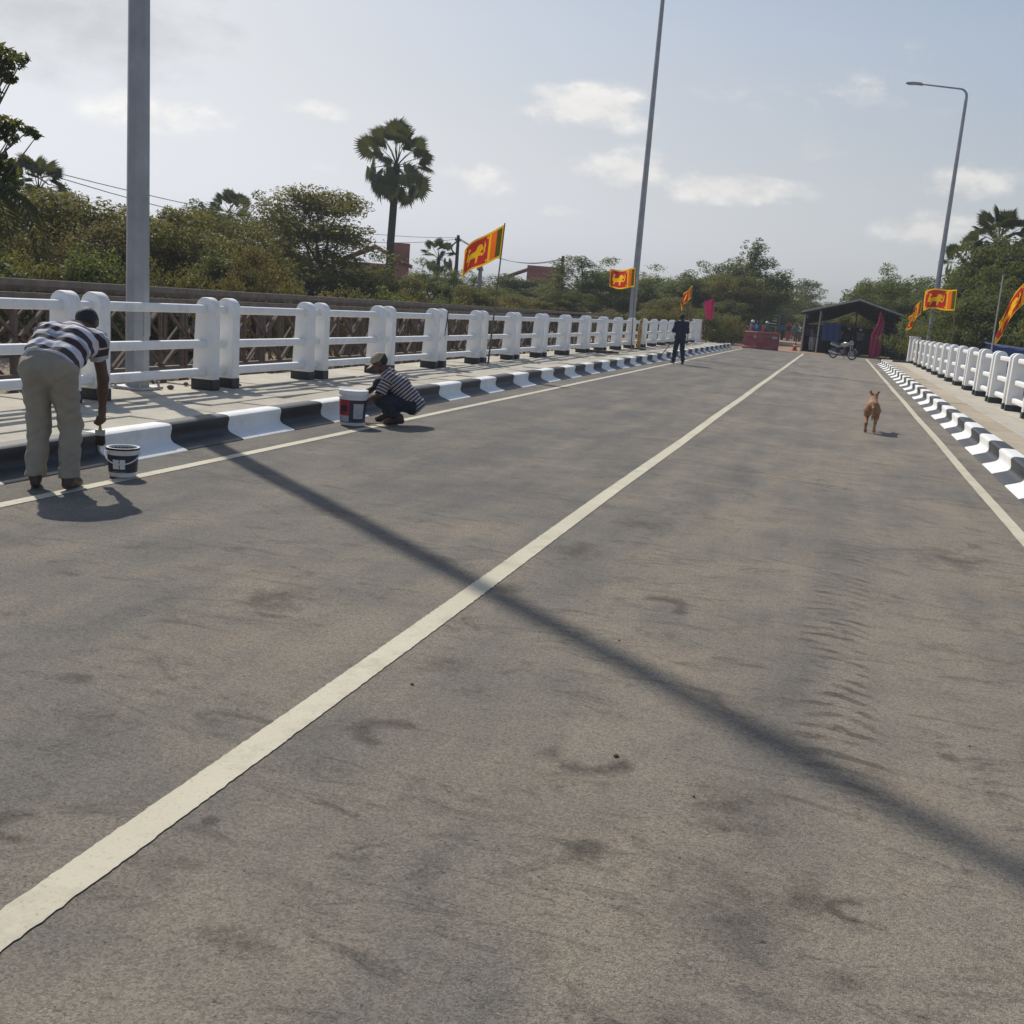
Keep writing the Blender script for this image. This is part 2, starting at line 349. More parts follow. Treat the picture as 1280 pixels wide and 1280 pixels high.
M['leaf_olive'] = leaf_mat('olive_leaves', (0.082, 0.084, 0.022), (0.155, 0.138, 0.036), (0.235, 0.195, 0.060))
M['leaf_green'] = leaf_mat('green_leaves', (0.055, 0.092, 0.024), (0.105, 0.155, 0.036), (0.185, 0.225, 0.060))
M['leaf_dark'] = leaf_mat('dark_green_leaves', (0.034, 0.058, 0.021), (0.064, 0.096, 0.030), (0.115, 0.142, 0.048))
M['leaf_dry'] = leaf_mat('dry_brown_leaves', (0.085, 0.066, 0.024), (0.150, 0.108, 0.038), (0.22, 0.15, 0.055))
M['leaf_palm'] = leaf_mat('palm_fan_leaves', (0.036, 0.052, 0.027), (0.058, 0.080, 0.040), (0.10, 0.12, 0.06), 0.2)
M['brick_red'] = simple('brick_red_render', (0.30, 0.125, 0.095), 0.9, 0, 0.15, 1.2, 0.2, 20, (0.20, 0.10, 0.08), 0.4)
M['roof_tile'] = simple('red_roof_tile', (0.26, 0.11, 0.08), 0.85, 0, 0.25, 3)
M['glass_dark'] = simple('dark_window_glass', (0.03, 0.035, 0.04), 0.15)
M['pole_concrete'] = simple('pale_pole_concrete', (0.33, 0.31, 0.28), 0.9, 0, 0.15, 3, 0.2, 30)
M['wood_dark'] = simple('dark_wood', (0.075, 0.055, 0.04), 0.85, 0, 0.3, 6, 0.3, 30)
M['wood'] = simple('raw_timber', (0.30, 0.215, 0.13), 0.85, 0, 0.25, 7, 0.3, 30)
M['yellow_black'] = None
M['black_metal'] = simple('black_metal', (0.02, 0.02, 0.022), 0.45, 0.3)
M['rubber'] = simple('black_rubber', (0.018, 0.018, 0.018), 0.85)
M['wire'] = simple('dark_wire', (0.05, 0.05, 0.055), 0.6)
M['bamboo'] = simple('flag_pole_wood', (0.13, 0.115, 0.07), 0.7, 0, 0.25, 8)
M['skin'] = simple('brown_skin', (0.095, 0.048, 0.030), 0.55, 0, 0.12, 8)
M['hair'] = simple('black_hair', (0.012, 0.011, 0.011), 0.6, 0, 0.3, 40, 0.5, 120)
M['khaki'] = simple('khaki_trousers', (0.30, 0.265, 0.210), 0.9, 0, 0.12, 6, 0.5, 22)
M['jeans'] = simple('dark_blue_jeans', (0.022, 0.026, 0.038), 0.9, 0, 0.3, 9, 0.5, 26)
M['navy'] = simple('navy_uniform', (0.016, 0.020, 0.042), 0.85, 0, 0.25, 9, 0.5, 26)
M['brown_shoe'] = simple('brown_leather', (0.055, 0.032, 0.022), 0.6); M['black_shoe'] = simple('black_leather', (0.012, 0.012, 0.013), 0.4)
M['cap_tan'] = simple('tan_cotton_cap', (0.36, 0.29, 0.20), 0.9, 0, 0.15, 20, 0.3, 60)
M['cap_dark'] = simple('dark_grey_cap', (0.035, 0.034, 0.036), 0.85, 0, 0.15, 20, 0.3, 60)
W_, B_, G_ = (0.62, 0.61, 0.66), (0.060, 0.042, 0.042), (0.38, 0.38, 0.43)
M['shirt_broad'] = attr_stripes('broad_striped_cotton', [(0.0, W_), (0.30, B_), (0.52, G_), (0.66, W_), (0.78, (0.075, 0.06, 0.065))], 0.23)
M['shirt_fine'] = attr_stripes('fine_striped_cotton', [(0.0, (0.40, 0.345, 0.36)), (0.60, (0.016, 0.014, 0.016))], 0.040)
M['white_plastic'] = simple('white_plastic', (0.72, 0.72, 0.70), 0.4, 0, 0.06, 9, 0, 40, (0.3, 0.3, 0.3), 0.3)
M['label_dark'] = simple('dark_printed_label', (0.030, 0.026, 0.045), 0.45)
M['label_red'] = simple('red_printed_label', (0.36, 0.028, 0.030), 0.45, 0, 0.25, 12)
M['label_grey'] = simple('grey_printed_label', (0.40, 0.40, 0.41), 0.45, 0, 0.2, 25)
M['paint_wet'] = simple('wet_black_paint', (0.010, 0.010, 0.012), 0.2)
M['flag_yellow'] = simple('yellow_flag_cloth', (0.85, 0.47, 0.012), 0.85, 0, 0.1, 8)
M['flag_maroon'] = simple('maroon_flag_cloth', (0.46, 0.035, 0.028), 0.85, 0, 0.12, 8)
M['flag_orange'] = simple('orange_flag_cloth', (0.82, 0.16, 0.015), 0.85, 0, 0.1, 8)
M['flag_green'] = simple('green_flag_cloth', (0.10, 0.095, 0.018), 0.85, 0, 0.1, 8)
for k in ('flag_yellow', 'flag_maroon', 'flag_orange', 'flag_green'):
    nt = M[k].node_tree; pb = next(n for n in nt.nodes if n.type == 'BSDF_PRINCIPLED'); o_ = next(n for n in nt.nodes if n.type == 'OUTPUT_MATERIAL')
    tr = nt.nodes.new('ShaderNodeBsdfTranslucent'); src = pb.inputs['Base Color'].links[0].from_socket; nt.links.new(src, tr.inputs[0])
    mx = nt.nodes.new('ShaderNodeMixShader'); mx.inputs[0].default_value = 0.58
    nt.links.new(pb.outputs[0], mx.inputs[1]); nt.links.new(tr.outputs[0], mx.inputs[2]); nt.links.new(mx.outputs[0], o_.inputs[0])
M['magenta'] = simple('magenta_cloth', (0.42, 0.035, 0.105), 0.8, 0, 0.12, 3)
M['pink'] = simple('bright_pink_cloth', (0.76, 0.03, 0.16), 0.8, 0, 0.12, 3)
M['barrier_red'] = simple('faded_red_plastic', (0.30, 0.045, 0.055), 0.55, 0, 0.15, 2, 0.1, 20, (0.36, 0.20, 0.17), 0.5)
M['cone_red'] = simple('orange_red_plastic', (0.50, 0.055, 0.03), 0.5); M['reflect'] = simple('white_reflective_band', (0.75, 0.75, 0.75), 0.4)
M['sign_green'] = simple('green_sign_face', (0.010, 0.10, 0.062), 0.4); M['sign_orange'] = simple('orange_sign_face', (0.62, 0.19, 0.015), 0.5)
M['sign_yellow'] = simple('yellow_sign_face', (0.62, 0.42, 0.05), 0.5)
M['blue_tarp'] = simple('blue_tarpaulin', (0.018, 0.055, 0.22), 0.5, 0, 0.25, 1.5, 0.5, 4)
M['shed_roof'] = simple('dark_roof_sheet', (0.075, 0.070, 0.068), 0.6, 0.2, 0.2, 1.5); M['shed_wall'] = simple('dark_hessian_wall', (0.060, 0.054, 0.050), 0.95, 0, 0.25, 3, 0.3, 12)
M['tin'] = simple('pale_metal_trim', (0.42, 0.41, 0.40), 0.5, 0.3)
M['bike_white'] = simple('white_bodywork', (0.36, 0.36, 0.36), 0.3); M['chrome'] = simple('chrome', (0.55, 0.55, 0.56), 0.2, 0.9)
M['engine'] = simple('grey_engine_metal', (0.14, 0.14, 0.14), 0.5, 0.7); M['lens'] = simple('lamp_lens', (0.55, 0.56, 0.58), 0.15)
M['dog'] = simple('tan_fur', (0.34, 0.185, 0.095), 0.9, 0, 0.25, 6, 0.5, 120); M['dog_dark'] = simple('dark_nose', (0.03, 0.022, 0.02), 0.5)
M['stone'] = simple('dark_stone', (0.10, 0.08, 0.065), 0.95, 0, 0.3, 20, 0.5, 40)
M['buff_wall'] = simple('buff_block_wall', (0.27, 0.225, 0.165), 0.95, 0, 0.2, 1.5, 0.3, 16)
def yellow_post_mat():
    b = MatBuilder('yellow_post_with_black_marks'); x, y, z = b.xyz()
    blk = b.math('MULTIPLY', b.ramp(b.noise(16, 3, .6, stretch=(1, 1, 1.5)), .52, .56), 1.0)
    return b.done(b.mix(blk, (0.56, 0.31, 0.04), (0.07, 0.05, 0.03)), 0.7)
M['yellow_black'] = yellow_post_mat()
CLOTH = {n: simple(n + '_cloth', c, 0.9, 0, 0.15, 8, 0.4, 24) for n, c in dict(
    blue=(0.03, 0.10, 0.26), teal=(0.03, 0.16, 0.22), red=(0.34, 0.05, 0.05), pinkish=(0.42, 0.20, 0.19), white=(0.55, 0.55, 0.55), grey=(0.16, 0.16, 0.17), black=(0.018, 0.018, 0.02),
    lilac=(0.28, 0.25, 0.33), orange=(0.55, 0.17, 0.05), brown=(0.10, 0.065, 0.045)).items()}

# ------------------------------------------------------------------ mesh helpers
def tag(o, label=None, cat=None, group=None, kind=None):
    if label: o['label'] = label
    if cat: o['category'] = cat
    if group: o['group'] = group
    if kind: o['kind'] = kind
    return o
def empty(name, loc=(0, 0, 0), rz=0.0):
    o = bpy.data.objects.new(name, None); o.empty_display_size = 0.2; COL.objects.link(o)
    o.location = loc; o.rotation_euler = (0, 0, rz); return o
def link(name, mesh, parent=None, loc=None, rot=None):
    o = bpy.data.objects.new(name, mesh); COL.objects.link(o)
    if parent is not None: o.parent = parent
    if loc is not None: o.location = loc
    if rot is not None: o.rotation_euler = rot
    return o
def copy_tree(o, parent=None):
    c = o.copy(); COL.objects.link(c); c.parent = parent
    for ch in list(o.children): copy_tree(ch, c)
    return c

class MB:
    def __init__(self): self.v = []; self.f = []; self.fm = []; self.slot = 0
    def add(self, vs, fs):
        n = len(self.v); self.v += [tuple(p) for p in vs]; self.f += [tuple(i + n for i in q) for q in fs]; self.fm += [self.slot] * len(fs); return self
    def box(self, x0, x1, y0, y1, z0, z1):
        return self.add([(x0, y0, z0), (x1, y0, z0), (x1, y1, z0), (x0, y1, z0), (x0, y0, z1), (x1, y0, z1), (x1, y1, z1), (x0, y1, z1)],
                        [(3, 2, 1, 0), (4, 5, 6, 7), (0, 1, 5, 4), (1, 2, 6, 5), (2, 3, 7, 6), (3, 0, 4, 7)])
    def frame(self, a, b, up=(0, 0, 1)):
        a, b = Vector(a), Vector(b); d = (b - a).normalized(); u = Vector(up)
        if abs(d.dot(u)) > 0.98: u = Vector((1, 0, 0))
        s = d.cross(u).normalized(); return a, b, d, s, s.cross(d).normalized()
    def bar(self, a, b, w, h, up=(0, 0, 1)):
        a, b, d, s, u = self.frame(a, b, up); vs = []
        for p in (a, b): vs += [p - s * w / 2 - u * h / 2, p + s * w / 2 - u * h / 2, p + s * w / 2 + u * h / 2, p - s * w / 2 + u * h / 2]
        return self.add(vs, [(3, 2, 1, 0), (4, 5, 6, 7), (0, 1, 5, 4), (1, 2, 6, 5), (2, 3, 7, 6), (3, 0, 4, 7)])
    def tube(self, pts, r, n=8, cap=True, up=(0, 0, 1)):
        pts = [Vector(p) for p in pts]; rs = r if isinstance(r, (list, tuple)) else [r] * len(pts); vs = []; fs = []
        for i, p in enumerate(pts):
            d = (pts[min(i + 1, len(pts) - 1)] - pts[max(i - 1, 0)]).normalized(); u = Vector(up)
            if abs(d.dot(u)) > 0.98: u = Vector((1, 0, 0))
            s = d.cross(u).normalized(); t = s.cross(d).normalized()
            for k in range(n):
                a = 2 * PI * (k + .5) / n; vs.append(p + (s * math.cos(a) + t * math.sin(a)) * rs[i])
        for i in range(len(pts) - 1):
            for k in range(n):
                k2 = (k + 1) % n; fs.append((i * n + k, i * n + k2, (i + 1) * n + k2, (i + 1) * n + k))
        if cap: fs.append(tuple(reversed(range(n)))); fs.append(tuple(range((len(pts) - 1) * n, len(pts) * n)))
        return self.add(vs, fs)
    def lathe(self, prof, n=20, axis='z', at=(0, 0, 0)):
        vs = []; fs = []; at = Vector(at)
        for r, h in prof:
            for k in range(n):
                a = 2 * PI * k / n; c, s = r * math.cos(a), r * math.sin(a)
                vs.append(at + (Vector((c, s, h)) if axis == 'z' else Vector((h, c, s)) if axis == 'x' else Vector((c, h, s))))
        for i in range(len(prof) - 1):
            for k in range(n):
                k2 = (k + 1) % n; q = (i * n + k, i * n + k2, (i + 1) * n + k2, (i + 1) * n + k); fs.append(q if axis != 'y' else q[::-1])
        return self.add(vs, fs)
    def ball(self, c, r, n=10, m=7):
        rx, ry, rz = r if isinstance(r, (tuple, list)) else (r, r, r); vs = []; fs = []
        for i in range(m + 1):
            t = PI * i / m
            for k in range(n):
                a = 2 * PI * k / n; vs.append((c[0] + rx * math.sin(t) * math.cos(a), c[1] + ry * math.sin(t) * math.sin(a), c[2] - rz * math.cos(t)))
        for i in range(m):
            for k in range(n):
                k2 = (k + 1) % n; fs.append((i * n + k, i * n + k2, (i + 1) * n + k2, (i + 1) * n + k))
        return self.add(vs, fs)
    def prism(self, prof, a0, a1, axis='y'):
        """extrude a closed 2-D outline; axis y: outline is (x,z); axis x: outline is (y,z); axis z: outline is (x,y)"""
        n = len(prof)
        P = (lambda u, v, a: (u, a, v)) if axis == 'y' else (lambda u, v, a: (a, u, v)) if axis == 'x' else (lambda u, v, a: (u, v, a))
        vs = [P(u, v, a0) for u, v in prof] + [P(u, v, a1) for u, v in prof]
        return self.add(vs, [(i, (i + 1) % n, n + (i + 1) % n, n + i) for i in range(n)] + [tuple(reversed(range(n))), tuple(range(n, 2 * n))])
    def mesh(self, name, mats, smooth=False, bevel=0.0, seg=2, angle=35):
        me = bpy.data.meshes.new(name); me.from_pydata(self.v, [], self.f); mats = mats if isinstance(mats, (list, tuple)) else [mats]
        for mt in mats: me.materials.append(mt)
        me.polygons.foreach_set('material_index', self.fm)
        bm = bmesh.new(); bm.from_mesh(me)
        bmesh.ops.remove_doubles(bm, verts=bm.verts, dist=1e-5)
        bmesh.ops.recalc_face_normals(bm, faces=bm.faces)
        if bevel:
            es = [e for e in bm.edges if len(e.link_faces) == 2 and e.calc_face_angle(0) > math.radians(angle)]
            bmesh.ops.bevel(bm, geom=es, offset=bevel, segments=seg, affect='EDGES', profile=0.5, clamp_overlap=True)
        for f in bm.faces: f.smooth = smooth
        if smooth:
            for e in bm.edges:
                if len(e.link_faces) == 2 and e.calc_face_angle(0) > math.radians(angle): e.smooth = False
        bm.to_mesh(me); bm.free(); return me
    def build(self, name, mats, parent=None, loc=None, rot=None, **kw):
        return link(name, self.mesh(name, mats, **kw), parent, loc, rot)

# ------------------------------------------------------------------ the setting: ground, road, kerbs, walkways
ROAD_L, ROAD_R = -5.72, 2.02
BR_END = 61.5
def smooth(a, b, t):
    t = min(1, max(0, (t - a) / (b - a))); return t * t * (3 - 2 * t)
def ground_z(x, y):
    chan = smooth(-25, -19, x) * (1 - smooth(9, 15, x)) * (1 - smooth(44, 55, y))      # the stream bed under both bridges
    base = -0.75 - 0.95 * chan + 0.70 * smooth(57.5, 62.0, y)
    side = smooth(9, 30, abs(x + 2)) * smooth(60, 75, y)
    return base + 0.25 * side * math.sin(x * 0.13) * math.sin(y * 0.11) - 0.02

def build_ground():
    xs = sorted(set([-1500, -900, -500, -300, -200, -150] + list(np.linspace(-110, -14, 34)) + list(np.linspace(-12, 8, 21)) + list(np.linspace(10, 70, 24)) + [90, 130, 200, 350, 600, 1000, 1500]))
    ys = sorted(set([-600, -300, -150, -60] + list(np.linspace(-30, 54, 15)) + list(np.linspace(56, 66, 14)) + list(np.linspace(68, 150, 30)) + [170, 200, 260, 350, 500, 800, 1200, 1800]))
    vs = [(x, y, ground_z(x, y)) for y in ys for x in xs]; n = len(xs)
    fs = [(j * n + i, j * n + i + 1, (j + 1) * n + i + 1, (j + 1) * n + i) for j in range(len(ys) - 1) for i in range(n - 1)]
    tag(MB().add(vs, fs).build('ground', M['ground'], smooth=True), kind='structure')
build_ground()

def build_road():
    mb = MB(); mb.box(ROAD_L - 0.35, ROAD_R + 0.35, -14, BR_END + 3.0, -0.35, 0.0)
    o = mb.build('road', M['asphalt']); tag(o, kind='structure')
    # the deck edge beams under the walkways
    for nm, x0, x1 in (('deck_edge', -8.55, ROAD_L - 0.36), ('deck_edge', ROAD_R + 0.36, 4.75)):
        tag(MB().box(x0, x1, -14, BR_END, -0.95, 0.07).build(nm, M['concrete_dark']), kind='structure')
    # dirt track that goes on from the end of the asphalt
    xs = np.linspace(0, 1, 9); vs = []; fs = []; ys = list(np.linspace(BR_END + 2.9, 150, 40))
    for y in ys:
        cx = -2.4 - 0.0006 * (y - 64) ** 2; hw = 5.0 + 0.4 * math.sin(y * 0.4)
        for t in xs: vs.append((cx + (t - .5) * 2 * hw, y, ground_z(cx + (t - .5) * 2 * hw, y) + 0.045 * (1 - abs(2 * t - 1) ** 6) + 0.004))
    for j in range(len(ys) - 1):
        for i in range(8): fs.append((j * 9 + i, j * 9 + i + 1, (j + 1) * 9 + i + 1, (j + 1) * 9 + i))
    tag(MB().add(vs, fs).build('dirt_track', M['dirt'], smooth=True), kind='structure')
build_road()

def marking(x, y0, y1, w=0.115):
    r = random.Random(int(x * 100)); vs = []; fs = []; y = y0; k = 0
    while y < y1:
        dx = 0.006 * math.sin(y * 0.7 + x) ; j = 0.0016
        vs += [(x + dx - w / 2 + r.gauss(0, j), y, 0.004), (x + dx + w / 2 + r.gauss(0, j), y, 0.004)]
        if k: fs.append((2 * k - 2, 2 * k - 1, 2 * k + 1, 2 * k))
        k += 1; y += 0.018 if y < 9 else 0.25
    tag(MB().add(vs, fs).build('road_marking', M['line']), kind='structure')
marking(-1.76, -6, 62.6, 0.125); marking(-5.22, -6, 62.6, 0.11); marking(1.68, -6, 62.6, 0.11)

# kerb: rolled S-shaped profile, u = 0 at the foot on the road, going up and back
KERB = [(-0.01, 0.004), (0.0, 0.012), (0.10, 0.044), (0.150, 0.062), (0.176, 0.086), (0.182, 0.12), (0.173, 0.17), (0.166, 0.202), (0.173, 0.223), (0.195, 0.236), (0.24, 0.24), (0.355, 0.238), (0.36, 0.225), (0.36, -0.06), (-0.01, -0.06)]
def build_kerb(name, foot, sgn, y_first, n, mats0, lens={}):
    root = empty(name, (foot, 0, 0)); tag(root, kind='structure')
    prof = [(u * sgn, v) for u, v in KERB]
    meshes = []
    for k, mt in enumerate((M['kerb_white'], M['kerb_black'])):
        meshes.append(MB().prism(prof, 0.0015, 0.9985).mesh('kerb_block', mt, smooth=True, angle=40))
    r = random.Random(foot)
    y = y_first
    for k in range(n):
        o = link('kerb_block', meshes[(k + mats0) % 2], root, (r.gauss(0, 0.004), y, r.gauss(0, 0.002)), (0, 0, r.gauss(0, 0.003)))
        L = lens.get(k, 1.0); o.scale = (1, L, 1); y += L
build_kerb('kerb_left', ROAD_L, -1, 2.42, 60, 1, {3: 0.72, 4: 1.28, 7: 1.08, 8: 0.96, 15: .9, 16: 1.1, 22: 1.06, 23: .94})
build_kerb('kerb_right', ROAD_R, 1, 4.75, 51, 1)

def build_walkway(name, x0, x1, cuts, y0, y1, zt, seed, lmin, lmax, gap, rough, first='concrete'):
    """precast cover slabs in rows; each slab is a piece"""
    r = random.Random(seed)
    root = empty(name, (0, 0, 0)); tag(root, kind='structure')
    MB().box(min(x0, x1), max(x0, x1), y0, y1, 0.071, zt - 0.035).build('bedding', M['concrete_dark'], root)
    edges = [x0] + cuts + [x1]
    for i in range(len(edges) - 1):
        a, b = sorted((edges[i], edges[i + 1])); y = y0 + r.uniform(0, lmax)
        while y < y1 - 0.3:
            L = r.uniform(lmin, lmax) if y < 34 else lmax * 2
            e = min(y + L, y1)
            mb = MB().box(-(b - a) / 2 + gap, (b - a) / 2 - gap, -(e - y) / 2 + gap, (e - y) / 2 - gap, -0.045, 0.0)
            mb.build('paving_slab', M[first if i == 0 else 'concrete'], root, ((a + b) / 2, (y + e) / 2, zt + r.gauss(0, 0.004) * rough), (r.gauss(0, 0.004) * rough, r.gauss(0, 0.006) * rough, r.gauss(0, 0.004) * rough), bevel=0.006, seg=1)
            y = e
build_walkway('walkway_left', ROAD_L - 0.37, -8.5, [-6.62, -7.12, -7.55], 4.0, BR_END, 0.206, 5, 0.9, 1.9, 0.012, 1.8)
build_walkway('walkway_right', ROAD_R + 0.37, 4.7, [2.85, 3.35], 8.0, 57.0, 0.206, 8, 2.0, 3.2, 0.006, 0.6, 'sandy')

# ------------------------------------------------------------------ bridge railings
POST_Z0, POST_TOP = 0.2, 1.37
def post_profile(sgn):
    """outline in (x,z): front face towards the road at x=0, back face tapering, round top; sgn points away from the road"""
    wb, wt = 0.305, 0.255; pts = [(0, 0), (0.002, POST_TOP - POST_Z0 - wt / 2)]
    c = (wt / 2, POST_TOP - POST_Z0 - wt / 2)
    for k in range(1, 12):
        a = PI - PI * k / 12; pts.append((c[0] + wt / 2 * math.cos(a), c[1] + wt / 2 * math.sin(a)))
    pts += [(wt, c[1]), (wb, 0)]
    return [(x * sgn, z) for x, z in pts]
def build_railing(name, label, xf, sgn, centres, end_y, sep=0.46, t=0.175):
    root = empty(name, (xf, centres[0], POST_Z0)); tag(root, label, 'railing', 'railings along the bridge walkways')
    ox, oy = xf, centres[0]
    pm = MB().prism(post_profile(sgn), -t / 2, t / 2).mesh('post', M['white'], smooth=True, bevel=0.012, seg=2, angle=42)
    bx = sorted((-0.006 * sgn, 0.309 * sgn))
    bmesh_ = MB().box(bx[0], bx[1], -t / 2 - 0.006, t / 2 + 0.006, -0.012, 0.135).mesh('painted_base', M['kerb_black'], bevel=0.008, seg=1)
    gap = centres[1] - centres[0] - sep - t
    rl = [MB().box(-.05, .05, -L / 2 - 0.03, L / 2 + 0.03, -.052, .052).mesh('rail', M['white'], smooth=True, bevel=.024, seg=3, angle=50) for L in (gap, sep - t)]
    r = random.Random(4)
    for i, c in enumerate(centres):
        for s in (-1, 1):
            p = link('post', pm, root, (r.gauss(0, .004), c - oy + s * sep / 2, 0), (0, r.gauss(0, .003), r.gauss(0, .006)))
            link('painted_base', bmesh_, p)
        for z in (1.215, 0.78, 0.43):
            if i + 1 < len(centres): link('rail', rl[0], root, (0.135 * sgn, (c + centres[i + 1]) / 2 - oy, z - POST_Z0 + r.gauss(0, .003)))
            link('rail', rl[1], root, (0.135 * sgn, c - oy, z - POST_Z0))
    # end pillar
    mb = MB(); mb.box(*sorted((-0.05 * sgn, 0.42 * sgn)), -0.22, 0.22, 0, 1.20); p = mb.build('end_pillar', M['white'], root, (0, end_y - oy, 0), bevel=0.02)
    MB().box(*sorted((-0.08 * sgn, 0.45 * sgn)), -0.25, 0.25, 1.201, 1.27).build('pillar_cap', M['white'], p, bevel=0.02)
    return root
LC = [6.8 + 2.6 * k for k in range(21)]
RC = [18.6 + 2.5 * k for k in range(15)]
build_railing('bridge_railing', 'white concrete railing beside the old steel truss bridge', -7.57, -1, LC, 60.9)
build_railing('bridge_railing', 'white concrete railing on the walkway with the chevron-painted kerb and blue tarpaulin behind', 3.44, 1, RC, 55.4)

# ------------------------------------------------------------------ street lights
POLE_TOP = 13.3
def build_lamp(loc, arm_dir, label, hs=1.0):
    root = empty('street_light', loc); root.scale = (1, 1, hs); tag(root, label, 'street light', 'tall street lights along the bridge')
    pole = MB().tube([(0, 0, 0), (0, 0, 4.5), (0, 0, 9), (0, 0, 12.6)], [0.145, 0.122, 0.098, 0.078], 8, up=(1, 0, 0)).build('pole', M['galv'], root)
    MB().box(-0.22, 0.22, -0.22, 0.22, 0.0, 0.03).build('base_plate', M['galv'], root)
    for a in range(4):
        MB().tube([(0.18 * (1 if a % 2 else -1), 0.18 * (1 if a < 2 else -1), 0.0), (0.18 * (1 if a % 2 else -1), 0.18 * (1 if a < 2 else -1), 0.09)], 0.016, 6).build('anchor_bolt', M['galv'], root)
    MB().box(0.10, 0.142, -0.06, 0.06, 0.6, 0.95).build('access_door', M['galv'], pole)
    pts = [(0, 0, 12.5)]
    for k in range(7):
        a = PI / 2 * k / 6 * 0.94; pts.append((arm_dir * 0.35 * (1 - math.cos(a)), 0, 12.75 + 0.35 * math.sin(a)))
    pts.append((arm_dir * 2.1, 0, 13.28))
    MB().tube(pts, [0.077, 0.07, 0.062, 0.056, 0.05, 0.046, 0.043, 0.04, 0.034], 8).build('arm', M['galv'], root)
    h = MB().prism([(2.0 * arm_dir, 13.24), (2.1 * arm_dir, 13.34), (2.5 * arm_dir, 13.37), (2.78 * arm_dir, 13.345), (2.8 * arm_dir, 13.30), (2.05 * arm_dir, 13.235)], -0.13, 0.13).build('lamp_head', M['galv'], root, bevel=0.015)
    MB().box(*sorted((2.3 * arm_dir, 2.7 * arm_dir)), -0.10, 0.10, 13.248, 13.262).build('lens', M['lens'], h)
build_lamp((-8.2, 11.02, 0.204), 1, 'thick grey octagonal lamp post rising behind the bending painter', 1.08)
build_lamp((-8.1, 42.6, 0.204), 1, 'tall thin grey lamp post beside the flag and the yellow marker post', 1.08)
build_lamp((4.32, 56.0, 0.02), -1, 'tall grey street light with its arm reaching over the road, behind the right railing')

# ------------------------------------------------------------------ old steel truss bridge
def build_bailey():
    root = empty('steel_truss_bridge', (-12.6, 0, -0.75)); tag(root, 'old rusty brown steel truss bridge running behind the white railing', 'bridge')
    L, H = 3.05, 1.31
    ch = MB().box(-0.05, 0.05, 0.01, L - 0.01, -0.05, 0.05).mesh('chord', M['chord'])
    vt = MB().box(-0.035, 0.035, -0.04, 0.04, 0.051, H - 0.051).mesh('vertical', M['rust'])
    vt2 = MB().box(-0.03, 0.03, -0.03, 0.03, 0.051, H - 0.051).mesh('vertical', M['rust'])
    q = L / 4
    da = MB().bar((0, 0.04, H / 2), (0, q - 0.0, H - 0.06), 0.05, 0.06, (1, 0, 0)).mesh('diagonal', M['rust'])
    db = MB().bar((0, 0.04, H / 2), (0, q, 0.06), 0.05, 0.06, (1, 0, 0)).mesh('diagonal', M['rust'])
    dc = MB().bar((0, q, H - 0.06), (0, 2 * q - 0.03, H / 2), 0.05, 0.06, (1, 0, 0)).mesh('diagonal', M['rust'])
    dd = MB().bar((0, q, 0.06), (0, 2 * q - 0.03, H / 2), 0.05, 0.06, (1, 0, 0)).mesh('diagonal', M['rust'])
    whole = MB(); whole.box(-0.05, 0.05, 0.01, L - 0.01, -0.05, 0.05); whole.box(-0.05, 0.05, 0.01, L - 0.01, H - 0.05, H + 0.05)
    for y in (0.06, q, 2 * q, 3 * q, L - 0.06): whole.box(-0.03, 0.03, y - 0.035, y + 0.035, 0.051, H - 0.051)
    for o in (0, 2 * q):
        for a, b in (((o + .04, H / 2), (o + q, H - .06)), ((o + .04, H / 2), (o + q, .06)), ((o + q, H - .06), (o + 2 * q - .03, H / 2)), ((o + q, .06), (o + 2 * q - .03, H / 2))):
            whole.bar((0.012, a[0], a[1]), (0.012, b[0], b[1]), 0.05, 0.06, (1, 0, 0))
    wm = whole.mesh('truss_panel', M['rust'])
    for k in range(22):
        y = -6 + L * k
        near = y > 3 and y < 46
        # upper storey, near plane: each member its own piece
        if near:
            p = link('truss_panel', ch, root, (0, y, 0.55))
            link('chord', ch, p, (0, 0, H))
            for yy, mm in ((0.06, vt), (q, vt2), (2 * q, vt), (3 * q, vt2), (L - 0.06, vt)): link('vertical', mm, p, (0, yy, 0))
            for o in (0, 2 * q):
                for mm in (da, db, dc, dd): link('diagonal', mm, p, (0.058, o, 0))
        else:
            link('truss_panel', wm, root, (0, y, 0.55))
        for x in (-4.2,): link('truss_panel', wm, root, (x, y, 0.55))
        link('truss_panel', wm, root, (0, y, -0.88)); link('truss_panel', wm, root, (-4.2, y, -0.88))
        link('reinforcing_chord', ch, root, (0.0, y, 2.07)); link('reinforcing_chord', ch, root, (-0.42, y, 2.07))
        MB().box(-4.7, 0.1, y + 0.5, y + 0.62, -0.62, -0.52).build('cross_beam', M['rust_dark'], root)
        for b in range(5):
            MB().box(-4.0, -0.7, y + b * 0.61 + 0.01, y + b * 0.61 + 0.60, -0.515, -0.46).build('deck_plank', M['rust_dark'], root)
    return root
build_bailey()

